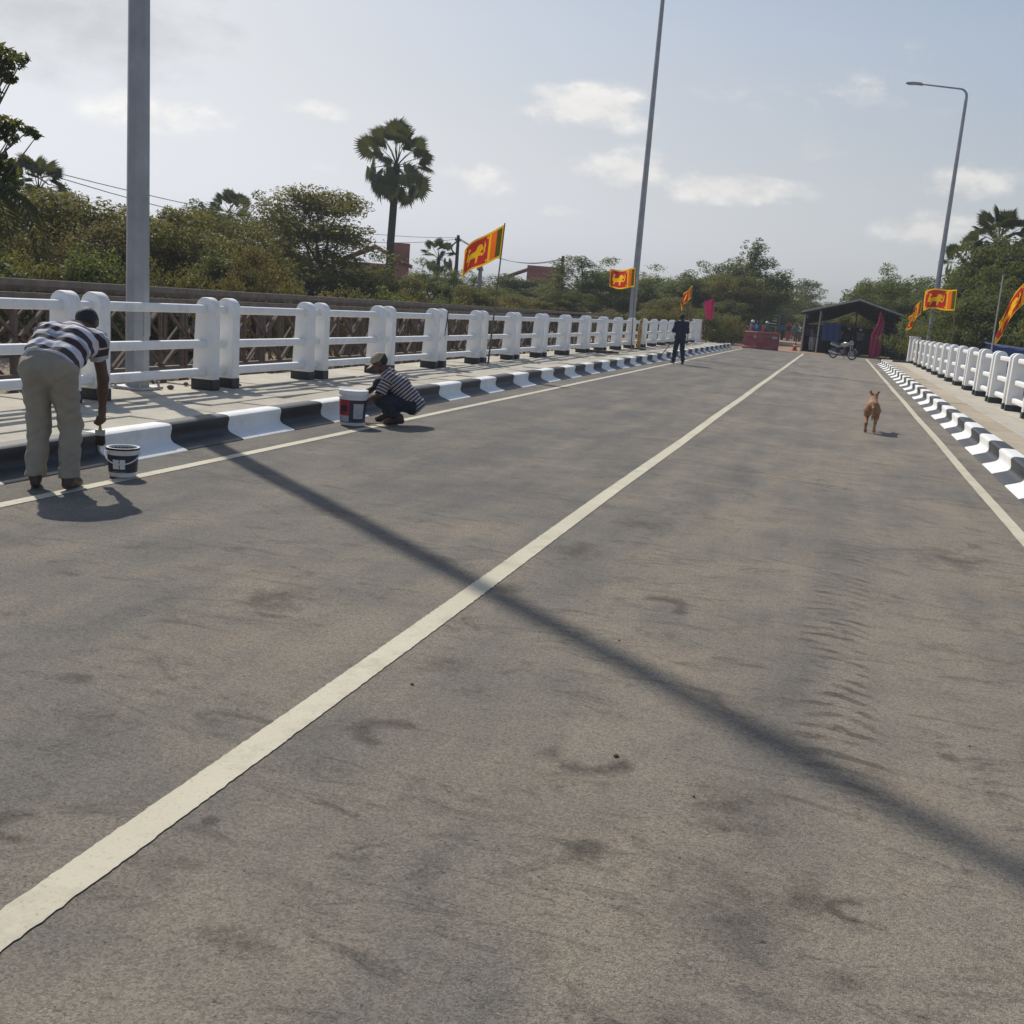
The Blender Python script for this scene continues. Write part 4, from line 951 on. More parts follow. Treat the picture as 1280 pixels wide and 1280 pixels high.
def hanging_cloth(name, label, base, outline, Y, mat, seed, folds=.05, pole=None):
    """a sheet of cloth spanned by a left and a right edge (lists of points), with folds and a small thickness"""
    root = empty(name, base); tag(root, label, 'cloth'); b = Vector(base); L, Rr = outline; n = 20; m = 16; vs = []; r = random.Random(seed)
    for j in range(m + 1):
        t = j / m * (len(L) - 1); k = min(int(t), len(L) - 2); l = Vector(L[k]).lerp(Vector(L[k + 1]), t - k); q = Vector(Rr[k]).lerp(Vector(Rr[k + 1]), t - k)
        for i in range(n + 1):
            u = i / n; p = l.lerp(q, u) - b; p.y += folds * math.sin(u * 16 + j * .25) + folds * .5 * math.sin(u * 7 + seed + j * .4); vs.append(p)
    mb = MB().add(vs, [(j * (n + 1) + i, j * (n + 1) + i + 1, (j + 1) * (n + 1) + i + 1, (j + 1) * (n + 1) + i) for j in range(m) for i in range(n)])
    mb.build('cloth', M[mat], root, smooth=True, angle=120)
    if pole: MB().tube([Vector(pole[0]) - b, Vector(pole[1]) - b], .025, 6).build('pole', M['bamboo'], root)
pk = lambda x, y: on_y(x, y, 60.9)
hanging_cloth('pink_cloth', 'bright pink cloth tied upright on the railing end pillar', (-7.35, 60.9, 1.47), ([pk(880, 377), pk(881, 388), pk(882, 399)], [pk(893, 373), pk(893, 388), pk(891, 399)]), 60.9, 'pink', 2, .03, (pk(889, 400), pk(892, 372)))
mg = lambda x, y: on_y(x, y, 66.6)
hanging_cloth('magenta_drape', 'tall magenta cloth hanging from the shed roof to the ground', (2.3, 66.6, 0.02), ([mg(1100, 391), mg(1097, 403), mg(1089, 418), mg(1087, 432), mg(1085, 447)], [mg(1103, 391), mg(1106, 403), mg(1103, 418), mg(1102, 432), mg(1100, 446)]), 66.6, 'magenta', 3, .06, ((2.9, 66.75, .0), mg(1102, 389)))
# thin bare pole by the blue tarpaulin
tag(MB().tube([(0, 0, 0), (-.02, 0, 3.1)], [.022, .016], 6).build('bare_pole', M['tin'], loc=(3.95, 30.6, .2), smooth=True), 'thin bare silver pole standing behind the railing by the blue tarpaulin', 'pole')

# ------------------------------------------------------------------ bodies (distance fields turned into one continuous surface)
def A(*p): return np.array(p, float)
def cone(a, b, ra, rb, fa=False, fb=False): return ('c', np.array(a, float), np.array(b, float), ra, rb, fa, fb)
def ell(c, r, ax=None): return ('e', np.array(c, float), np.array(r, float), np.eye(3) if ax is None else np.array(ax, float))
def field(prims, cell, k, clips=(), wrinkle=0.0):
    lo = np.min([np.minimum(p[1], p[2]) - max(p[3], p[4]) if p[0] == 'c' else p[1] - max(p[2]) for p in prims], axis=0) - cell * 3 - k * .3
    hi = np.max([np.maximum(p[1], p[2]) + max(p[3], p[4]) if p[0] == 'c' else p[1] + max(p[2]) for p in prims], axis=0) + cell * 3 + k * .3
    n = np.ceil((hi - lo) / cell).astype(int) + 1; D = np.full(n, 9.0)
    axs = [lo[i] + cell * np.arange(n[i]) for i in range(3)]
    for p in prims:
        if p[0] == 'c': mn = np.minimum(p[1], p[2]) - max(p[3], p[4]); mx = np.maximum(p[1], p[2]) + max(p[3], p[4])
        else: mn = p[1] - max(p[2]); mx = p[1] + max(p[2])
        i0 = np.maximum(((mn - k - cell * 2 - lo) / cell).astype(int), 0); i1 = np.minimum(((mx + k + cell * 2 - lo) / cell).astype(int) + 2, n)
        sl_ = tuple(slice(i0[q], i1[q]) for q in range(3))
        X, Y, Z = np.meshgrid(*[axs[q][sl_[q]] for q in range(3)], indexing='ij'); P = np.stack([X, Y, Z], -1)
        if p[0] == 'c':
            ba = p[2] - p[1]; L2 = ba @ ba + 1e-12; pa = P - p[1]; t = (pa @ ba) / L2; tc_ = np.clip(t, 0, 1)
            d = np.linalg.norm(pa - tc_[..., None] * ba, axis=-1) - (p[3] + (p[4] - p[3]) * tc_); L = math.sqrt(L2)
            if p[6]: d = np.maximum(d, (t - 1) * L)
            if p[5]: d = np.maximum(d, -t * L)
        else:
            q = (P - p[1]) @ p[3].T / p[2]; l = np.linalg.norm(q, axis=-1); d = (l - 1) * np.min(p[2]) * (0.5 + 0.5 * np.mean(p[2]) / np.min(p[2]))
        a = D[sl_]; h = np.clip(0.5 + 0.5 * (d - a) / k, 0, 1); h = np.where(np.abs(a - d) > k, (d > a).astype(float), h)
        D[sl_] = np.where(np.abs(a - d) >= k, np.minimum(a, d), d * (1 - h) + a * h - k * h * (1 - h))
    G = None
    if clips or wrinkle: G = np.stack(np.meshgrid(*axs, indexing='ij'), -1)
    if wrinkle:
        D = D + wrinkle * (np.sin(G @ A(31, 17, 46) + 1.5 * np.sin(G @ A(9, -22, 13))) + .8 * np.sin(G @ A(-37, 28, 61) + 2 * np.sin(G @ A(14, 8, -19))) + .5 * np.sin(G @ A(80, -60, 20)))
    for pt, nrm in clips: D = np.maximum(D, (G - np.array(pt, float)) @ (np.array(nrm, float) / np.linalg.norm(nrm)))
    return D, lo
def nets(D, lo, cell):
    S = D < 0; nx, ny, nz = D.shape
    cnt = sum(S[i:nx - 1 + i, j:ny - 1 + j, k:nz - 1 + k].astype(np.int8) for i in (0, 1) for j in (0, 1) for k in (0, 1))
    I = np.argwhere((cnt > 0) & (cnt < 8)); idx = np.full((nx - 1, ny - 1, nz - 1), -1, np.int32); idx[I[:, 0], I[:, 1], I[:, 2]] = np.arange(len(I))
    acc = np.zeros((len(I), 3)); c = np.zeros(len(I)); cor = [(i, j, k) for i in (0, 1) for j in (0, 1) for k in (0, 1)]
    for a in cor:
        for ax in range(3):
            if a[ax]: continue
            b = list(a); b[ax] = 1; d0 = D[I[:, 0] + a[0], I[:, 1] + a[1], I[:, 2] + a[2]]; d1 = D[I[:, 0] + b[0], I[:, 1] + b[1], I[:, 2] + b[2]]
            mk = (d0 < 0) != (d1 < 0); t = np.where(mk, d0 / np.where(mk, d0 - d1, 1), 0); p = np.tile(np.array(a, float), (len(I), 1)); p[:, ax] += t; acc[mk] += p[mk]; c[mk] += 1
    V = (I + acc / np.maximum(c, 1)[:, None]) * cell + lo; Q = []
    for ax in range(3):
        s0 = [slice(None)] * 3; s1 = [slice(None)] * 3; s0[ax] = slice(0, -1); s1[ax] = slice(1, None)
        E = np.argwhere(S[tuple(s0)] != S[tuple(s1)]); u, v = (ax + 1) % 3, (ax + 2) % 3
        E = E[(E[:, u] > 0) & (E[:, v] > 0)]; E = E[(E[:, u] < D.shape[u] - 1) & (E[:, v] < D.shape[v] - 1)]
        def g(du, dv):
            q = E.copy(); q[:, u] -= du; q[:, v] -= dv; return idx[q[:, 0], q[:, 1], q[:, 2]]
        q = np.stack([g(1, 1), g(0, 1), g(0, 0), g(1, 0)], 1); flip = ~S[E[:, 0], E[:, 1], E[:, 2]]; q[flip] = q[flip][:, ::-1]; Q.append(q)
    Q = np.concatenate(Q); return V, Q[(Q >= 0).all(1)]
def organic(name, prims, mat, cell, parent, k=.03, clips=(), wrinkle=0.0, along=None):
    D, lo = field(prims, cell, k, clips, wrinkle); V, Q = nets(D, lo, cell)
    me = quads_mesh(name, V, Q, mat)
    me.polygons.foreach_set('use_smooth', [True] * len(me.polygons))
    if along is not None:
        a = me.attributes.new('along', 'FLOAT', 'POINT'); a.data.foreach_set('value', along(V).astype(np.float32))
    return link(name, me, parent)
def unit(v): v = np.array(v, float); return v / np.linalg.norm(v)

def hand(w, d, nrm, side, curl=0.5, sc=1.0):
    """palm and five fingers; w wrist, d finger direction, nrm palm-facing direction, side = +1 thumb along cross(d,nrm)"""
    d = unit(d); nrm = unit(nrm - np.dot(nrm, d) * d); lat = np.cross(d, nrm) * side; w = np.array(w, float); pr = []
    kn = w + d * .085 * sc
    for o in (-.028, -.009, .010, .028): pr.append(cone(w + lat * o * .6 * sc, kn + lat * o * sc, .017 * sc, .0135 * sc))
    for o, L in ((.028, .070), (.010, .080), (-.009, .074), (-.028, .058)):
        p = kn + lat * o * sc; dd = d; nn = nrm
        for j, f in enumerate((.45, .32, .23)):
            c, s = math.cos(curl * (0.6 + .4 * j)), math.sin(curl * (0.6 + .4 * j)); dd, nn = dd * c + nn * s, nn * c - dd * s
            q = p + dd * L * f * sc; pr.append(cone(p, q, (.0095 - .0008 * j) * sc, (.0088 - .0008 * j) * sc)); p = q
    t0 = w + d * .025 * sc + lat * .022 * sc; t1 = t0 + (d * .6 + lat * .75 + nrm * .2) * .042 * sc; t2 = t1 + unit(d * .85 + lat * .1 + nrm * .5) * .032 * sc
    pr += [cone(t0, t1, .014 * sc, .011 * sc), cone(t1, t2, .011 * sc, .009 * sc)]
    return pr
def head_prims(c, fwd, up, sc=1.0):
    fwd = unit(fwd); up = unit(up - np.dot(up, fwd) * fwd); rt = np.cross(fwd, up); c = np.array(c, float); ax = [rt, fwd, up]
    P = lambda r, f, u: c + (rt * r + fwd * f + up * u) * sc
    return [ell(P(0, -.008, .03), (.074 * sc, .094 * sc, .088 * sc), ax), ell(P(0, .022, -.035), (.060 * sc, .068 * sc, .078 * sc), ax), ell(P(0, .05, -.085), (.032 * sc, .034 * sc, .026 * sc), ax),
            cone(P(0, .088, .012), P(0, .108, -.028), .009 * sc, .014 * sc), cone(P(-.03, .082, .03), P(.03, .082, .03), .014 * sc, .014 * sc), cone(P(-.02, .086, -.058), P(.02, .086, -.058), .009 * sc, .009 * sc),
            ell(P(-.075, -.01, -.005), (.012 * sc, .022 * sc, .032 * sc), ax), ell(P(.075, -.01, -.005), (.012 * sc, .022 * sc, .032 * sc), ax)], P, ax

def figure(label, loc, yaw, J, shirt, trousers, shoes, cell=.012, hat=None, hair=True, sleeve=.55, group=None, loose=1.0, shirt_along=None, wr=.004, hem=.02, bare_feet=False, leg_cut=1.0, curl=(.7, .7), cat='person', wide=1.0):
    root = empty('person', loc, yaw); tag(root, label, cat, group)
    g = {k: np.array(v, float) for k, v in J.items()}; lat = unit(g['sR'] - g['sL']); tax = unit(g['nk'] - g['pel']); fr = unit(np.cross(tax, lat))
    hp, HP, hax = head_prims(g['hd'], g['fwd'], g['up'])
    pr = list(hp); pr += [cone(g['nk'], g['hd'] - unit(g['up']) * .05 - unit(g['fwd']) * .01, .055, .052)]
    wW = wide
    def torso(ad, lo=0.0):
        a = g['pel'] - tax * lo; c = g['che']
        out = [cone(a - lat * .055 * wW, c - lat * .075 * wW, .098 + ad, .100 + ad), cone(a + lat * .055 * wW, c + lat * .075 * wW, .098 + ad, .100 + ad), cone(c - lat * .05, g['nk'] - tax * .05, .095 + ad, .065 + ad * .6), cone(c + lat * .05, g['nk'] - tax * .05, .095 + ad, .065 + ad * .6),
               cone(g['sL'], g['sR'], .056 + ad, .056 + ad), cone(c - lat * .06, g['sL'], .08 + ad, .055 + ad), cone(c + lat * .06, g['sR'], .08 + ad, .055 + ad)]
        return out
    pr += torso(0)
    for s, sg in (('L', -1), ('R', 1)):
        pr += [cone(g['s' + s], g['e' + s], .050, .040), cone(g['e' + s], g['e' + s] * .6 + g['w' + s] * .4, .041, .039), cone(g['e' + s] * .6 + g['w' + s] * .4, g['w' + s], .038, .025)]
        pr += hand(g['w' + s], g.get('hd' + s, g['w' + s] - g['e' + s]), g.get('hn' + s, -lat * sg), -sg if 'flip' not in J else sg, curl[0 if s == 'L' else 1])
        pr += [cone(g['hip' + s], g['k' + s], .088, .056), cone(g['k' + s], g['a' + s], .056, .040), cone(g['a' + s], g['t' + s], .040, .026)]
        pr += [cone(g['a' + s] + A(0, 0, -.02), g['t' + s] - unit(g['t' + s] - g['a' + s]) * .02, .036, .030)]
    organic('body', pr, M['skin'], cell, root, .022)
    # shirt
    sp = torso(.020 if hem > 0 else .034, hem)
    for s in 'LR':
        e = g['s' + s] + (g['e' + s] - g['s' + s]) * min(sleeve, 1.0); sp.append(cone(g['s' + s], e, .070, .066, False, sleeve <= 1.0))
        if sleeve > 1.0: sp.append(cone(g['e' + s], g['e' + s] + (g['w' + s] - g['e' + s]) * (sleeve - 1), .058, .048, False, True))
    def al(V):
        t = (V - g['pel']) @ tax
        for s in 'LR':
            ad = unit(g['e' + s] - g['s' + s]); u = (V - g['s' + s]) @ ad; dist = np.linalg.norm(V - g['s' + s] - np.clip(u, 0, .4)[:, None] * ad, axis=1)
            t = np.where((dist < .085) & (u > .045), 1.003 + u, t)
        return t + 2.0
    organic('shirt', sp, shirt, cell, root, .03, [(g['pel'] - tax * (hem + .075 if hem > 0 else -.005), -tax)], wr, al)
    # trousers
    tp = [cone(g['hipL'], g['hipR'], .112 * loose, .112 * loose), cone(g['pel'] - lat * .05, g['pel'] + lat * .05, .115, .115)]
    for s in 'LR':
        q = g['k' + s] + (g['a' + s] - g['k' + s]) * leg_cut
        tp += [cone(g['hip' + s], g['k' + s], .106 * loose, .080 * loose), cone(g['k' + s], q, .080 * loose, .072 * loose, False, True)]
    organic('trousers', tp, trousers, cell, root, .03, [], wr * 1.1)
    # shoes
    for s in 'LR':
        if bare_feet and s == bare_feet: continue
        a, t = g['a' + s], g['t' + s]; h = t - a; h = A(h[0], h[1], 0); h = unit(h); fl = A(t[0], t[1], t[2])
        organic('shoe', [cone(a - h * .045 + A(0, 0, -.045), t + A(0, 0, -.002), .036, .034), cone(a - h * .02, a * .4 + t * .6, .047, .040)], shoes, max(cell * .8, .008), root, .02, [((0, 0, min(t[2], a[2]) - .032), (0, 0, -1))] if abs(a[2] - t[2]) < .09 else [])
    up = hax[2]; fw = hax[1]
    if hair: organic('hair', [ell(HP(0, -.014, .035), (.083, .102, .096), hax)], M['hair'], max(cell * .8, .008), root, .02, [(HP(0, .045, .03), fw * .75 - up * .62), (HP(0, 0, -.045), -up)], .002)
    if hat == 'cap' or hat == 'helmet' or hat == 'beret' or hat == 'dark_cap':
        mt = {'cap': M['cap_tan'], 'helmet': M['white_plastic'], 'beret': M['cap_dark'], 'dark_cap': M['cap_dark']}[hat]; bigg = 1.16 if hat == 'helmet' else 1.0
        hp_ = [ell(HP(0, -.005, .045), (.086 * bigg, .107 * bigg, .092 * bigg), hax)]
        cap = organic('helmet' if hat == 'helmet' else 'cap', hp_, mt, max(cell * .8, .008), root, .02, [(HP(0, 0, .022 if hat != 'helmet' else -.02), -up + fw * (.12 if hat != 'helmet' else .3))], .0015)
        if hat in ('cap', 'dark_cap', 'beret'):
            mb = MB(); n = 9; vs = []
            for i in range(n):
                a = math.radians(-62 + 124 * i / (n - 1)); 
                for rr, dz in ((.084, .034), (.155 if hat == 'cap' else .13, .005)): vs.append(Vector(HP(math.sin(a) * rr * .9, .015 + math.cos(a) * rr * 1.08, dz)))
            mb.add(vs, [(2 * i, 2 * i + 1, 2 * i + 3, 2 * i + 2) for i in range(n - 1)]); mb.add([v - Vector(up) * .006 for v in vs], [(2 * i + 2, 2 * i + 3, 2 * i + 1, 2 * i) for i in range(n - 1)])
            mb.build('brim', mt, cap, smooth=True, angle=120)
    for r in (-.03, .03): MB().ball(HP(r, .078, .012), .0115, 8, 6).build('eye', M['white_plastic'], root, smooth=True)
    return root, g

def stand(sc=1.0, stride=0.0, arms='down', lean=0.0):
    J = dict(pel=A(0, 0, .93), che=A(0, .01 + lean, 1.22), nk=A(0, lean * 1.2, 1.43), hd=A(0, .03 + lean * 1.3, 1.56), fwd=A(0, 1, -.12), up=A(0, .1, 1), sL=A(-.18, lean, 1.37), sR=A(.18, lean, 1.37),
             hipL=A(-.085, 0, .90), hipR=A(.085, 0, .90), kL=A(-.09, .03 + stride * .5, .49), kR=A(.10, .03 - stride * .3, .49), aL=A(-.095, stride, .085), aR=A(.105, -stride, .085 + abs(stride) * .12), tL=A(-.11, .15 + stride, .032), tR=A(.13, .14 - stride, .032),
             eL=A(-.25, -.02, 1.10), eR=A(.25, -.02, 1.10), wL=A(-.25, .06, .86), wR=A(.25, .06, .86))
    if arms == 'front': J.update(eL=A(-.25, .03, 1.10), eR=A(.25, .03, 1.10), wL=A(-.10, .24, 1.12), wR=A(.10, .24, 1.12))
    if arms == 'hips': J.update(eL=A(-.36, -.06, 1.14), eR=A(.36, -.06, 1.14), wL=A(-.19, .07, .99), wR=A(.19, .07, .99))
    if arms == 'reach': J.update(eR=A(.24, .16, 1.16), wR=A(.2, .36, 1.05), eL=A(-.24, .12, 1.13), wL=A(-.2, .32, 1.02))
    return {k: (v * sc if k not in ('fwd', 'up') else v) for k, v in J.items()}

# the bending painter with the brush
def yaw_of(v): return math.atan2(-v[0], v[1])          # local +y turned towards v
bend = dict(pel=A(-.01, -.10, .90), che=A(.02, .16, 1.06), nk=A(.055, .35, 1.15), hd=A(.085, .475, 1.185), fwd=A(.05, .62, -.78), up=A(.03, .78, .60), sL=A(-.15, .30, 1.09), sR=A(.21, .29, 1.07),
            hipL=A(-.095, -.10, .87), hipR=A(.085, -.10, .87), kL=A(-.105, -.01, .47), kR=A(.115, -.01, .47), aL=A(-.125, -.045, .09), aR=A(.115, -.05, .09), tL=A(-.17, .105, .034), tR=A(.13, .11, .034),
            eL=A(-.17, .36, .82), eR=A(.255, .31, .80), wL=A(-.06, .42, .60), wR=A(.235, .36, .555), hdR=A(-.02, .10, -1), hdL=A(.1, .1, -1), hnR=A(-1, .1, 0), hnL=A(1, 0, 0))
mloc = Vector((-5.37, 6.27, 0.004)); mview = (mloc.x, mloc.y)
myaw = yaw_of((mview[0], mview[1])) - math.radians(18)
painter1, g1 = figure('man in khaki trousers and broad striped shirt bending over the kerb with a paintbrush', mloc, myaw, bend, M['shirt_broad'], M['khaki'], M['brown_shoe'], .0075, None, True, .50, 'painters working on the kerb', 1.0, None, .0035, -.015, False, 1.0, (.8, 1.25), wide=1.15)
def brush():
    w = g1['wR']; p = Vector(w) + Vector((-.022, .02, -.085)); root = empty('paintbrush', mloc + Matrix.Rotation(myaw, 3, 'Z') @ p, myaw); tag(root, 'wooden paintbrush with black wet bristles held over the kerb', 'paintbrush')
    MB().lathe([(.001, .06), (.010, .055), (.012, .0), (.009, -.04), (.014, -.075), (.001, -.08)], 10).build('handle', M['wood'], root, smooth=True)
    MB().box(-.036, .036, -.011, .011, -.12, -.072).build('ferrule', M['tin'], root, bevel=.003); MB().prism([(-.036, -.121), (.036, -.121), (.038, -.185), (.02, -.2), (-.03, -.195), (-.038, -.185)], -.012, .012).build('bristles', M['paint_wet'], root, bevel=.004)
brush()
# the squatting painter
squat = dict(pel=A(0, -.30, .27), che=A(-.01, -.10, .49), nk=A(-.01, .055, .645), hd=A(-.01, .155, .735), fwd=A(-.05, .88, -.50), up=A(0, .50, .86), sL=A(-.17, .02, .58), sR=A(.16, .04, .57),
             hipL=A(-.09, -.28, .25), hipR=A(.09, -.28, .25), kL=A(-.20, .10, .30), kR=A(.13, .17, .47), aL=A(-.15, -.13, .10), aR=A(.10, .03, .10), tL=A(-.17, .02, .03), tR=A(.12, .17, .03),
             eL=A(-.25, .10, .36), eR=A(.23, .24, .42), wL=A(-.13, .27, .28), wR=A(.08, .38, .30), hnL=A(.4, -.3, -1), hnR=A(-.4, -.3, -1), hdL=A(.25, .9, -.25), hdR=A(-.25, .9, -.25))
sloc = Vector((-5.22, 12.0, 0.004))
figure('man in a tan cap and fine striped shirt squatting beside the kerb', sloc, yaw_of((-.97, -.26)), squat, M['shirt_fine'], M['jeans'], M['brown_shoe'], .0085, 'cap', True, .95, 'painters working on the kerb', .92, None, .0035, .04, False, .9, (1.0, 1.0))
# the walking officer
figure('man in a dark navy uniform and cap walking away beside the kerb', (-5.03, 35.45, .004), yaw_of((-.55, 1)), stand(.985, .19, 'front'), M['navy'], M['navy'], M['black_shoe'], .013, 'dark_cap', True, 1.75, None, .95)
# people at the far end
PG = 'people standing about at the end of the road'
def bystander(px, py_foot, label, shirt, trousers, yaw, hat=None, arms='down', z=0.0, sc=1.0, Y=None, sleeve=.5, cell=.022):
    p = on_z(px, py_foot, z) if Y is None else on_y(px, py_foot, Y)
    if Y is not None: p.z = max(ground_z(p.x, p.y) + 0.045, 0.004 if p.y < 64.4 else -9)
    figure(label, p, yaw, stand(sc, .04, arms), CLOTH[shirt] if isinstance(shirt, str) else shirt, CLOTH[trousers] if isinstance(trousers, str) else trousers, M['black_shoe'], cell, hat, True, sleeve, PG, 1.0)
bystander(937, 432, 'person in a white helmet and lilac shirt leaning on the red barrier', 'lilac', 'grey', -1.7, 'helmet', 'reach', Y=65.3)
bystander(945, 432, 'person in a blue shirt standing behind the red barrier', 'blue', 'black', 2.4, None, 'down', Y=68)
bystander(949, 432, 'person in an orange vest standing behind the red barrier', 'orange', 'black', 2.9, None, 'hips', Y=70.5)
bystander(1013, 438, 'person in a grey shirt standing at the edge of the shed', 'grey', 'white', 2.6, None, 'hips', Y=70)
bystander(1018, 438, 'person in dark clothes standing at the shed post', 'black', 'grey', -2.6, None, 'front', Y=69.2)
bystander(1024, 438, 'person in a brown shirt standing just inside the shed', 'brown', 'brown', 3.0, None, 'down', Y=70.6)
bystander(1034, 438, 'person in a bright blue top inside the shed beside the blue sheet', 'blue', 'black', 2.8, None, 'front', Y=71.5)
bystander(1058, 438, 'person in a white cap standing in the shade of the shed', 'black', 'black', 3.3, 'helmet', 'down', Y=71)
bystander(1073, 438, 'person with a white helmet in the shade behind the magenta drape', 'grey', 'black', 2.7, 'helmet', 'down', Y=70)
bystander(984, 425, 'person in dark red clothes on the dirt track under the orange sign', 'black', 'red', 3.0, None, 'down', Y=106)
bystander(994, 425, 'person in a teal shirt on the dirt track under the yellow sign', 'teal', 'brown', 3.4, None, 'hips', Y=103)
bystander(999, 425, 'person in a white shirt on the dirt track beside the one in teal', 'white', 'brown', 2.6, None, 'down', Y=108)
bystander(1004, 425, 'person in a pinkish red shirt on the dirt track near the shed', 'pinkish', 'black', 3.2, None, 'front', Y=98)
bystander(1009, 425, 'person in black trousers and a white top on the dirt track near the shed', 'white', 'black', 2.9, None, 'down', Y=94)
bystander(977, 425, 'person in blue on the dirt track beside the green sign', 'blue', 'black', 2.5, None, 'down', Y=110)

bystander(1006, 438, 'person in dark trousers and a lilac shirt between the cone and the shed', 'lilac', 'black', 2.8, None, 'down', Y=72)
bystander(1046, 438, 'person in a grey shirt standing behind the parked motorcycle', 'grey', 'black', 3.0, None, 'hips', Y=69.5)
bystander(1066, 438, 'person in a brown shirt deep in the shade of the shed', 'brown', 'black', 2.9, None, 'down', Y=72)
bystander(955, 432, 'person in a white helmet walking behind the red barrier toward the green sign', 'teal', 'grey', -2.2, 'helmet', 'down', Y=74)
bystander(988, 425, 'person in a pinkish shirt far along the dirt track under the orange sign', 'pinkish', 'grey', 3.1, None, 'down', Y=116)

# ------------------------------------------------------------------ dog
def build_dog():
    root = empty('dog', (.68, 17.75, .004), yaw_of((.03, 1))); root.scale = (.98, .95, .93); tag(root, 'tan brown dog trotting away along the road', 'dog')
    pr = [cone((0, .20, .42), (0, .02, .43), .105, .095), cone((0, .20, .36), (0, .10, .36), .085, .07), cone((0, .02, .43), (0, -.22, .455), .088, .088), cone((-.035, -.22, .43), (-.05, -.26, .36), .078, .07), cone((.035, -.22, .43), (.05, -.26, .36), .078, .07),
          cone((0, .24, .45), (0, .40, .555), .085, .062), ell((0, .45, .575), (.062, .085, .062)), cone((0, .50, .56), (0, .62, .53), .040, .026), cone((0, .5, .54), (0, .6, .512), .028, .02)]
    # hind legs: thigh, hock, shank, paw
    for s, (kx, hx, px) in ((-1, ((-.10, .28), (-.29, .155), (-.235, .025))), (1, ((-.16, .26), (-.40, .19), (-.40, .045)))):
        x = .068 * s; pr += [cone((x, -.24, .38), (x * 1.1, kx[0], kx[1]), .066, .042), cone((x * 1.1, kx[0], kx[1]), (x, hx[0], hx[1]), .040, .022), cone((x, hx[0], hx[1]), (x * .95, px[0], px[1]), .021, .018), cone((x * .95, px[0], px[1]), (x * .95, px[0] + .05, max(px[1] - .012, .018)), .022, .018)]
    for s, (ex, wx, px) in ((-1, ((.16, .26), (.20, .14), (.15, .03))), (1, ((.19, .25), (.29, .15), (.31, .025)))):
        x = .07 * s; pr += [cone((x, .22, .40), (x, ex[0], ex[1]), .052, .032), cone((x, ex[0], ex[1]), (x, wx[0], wx[1]), .030, .021), cone((x, wx[0], wx[1]), (x, px[0], px[1]), .020, .018), cone((x, px[0], px[1]), (x, px[0] + .045, max(px[1] - .006, .018)), .021, .017)]
    for s in (-1, 1): pr += [cone((s * .042, .42, .615), (s * .066, .415, .665), .024, .012), cone((s * .066, .415, .665), (s * .078, .425, .655), .013, .009)]
    pr += [cone((0, -.30, .46), (.01, -.37, .42), .026, .02), cone((.01, -.37, .42), (.012, -.40, .30), .02, .016), cone((.012, -.40, .30), (.012, -.385, .22), .016, .010)]
    organic('body', pr, M['dog'], .009, root, .03, [], .0012)
    MB().ball((0, .645, .53), (.016, .014, .012), 8, 6).build('nose', M['dog_dark'], root, smooth=True)
    for s in (-1, 1): MB().ball((s * .034, .515, .595), .010, 8, 6).build('eye', M['dog_dark'], root, smooth=True)
build_dog()

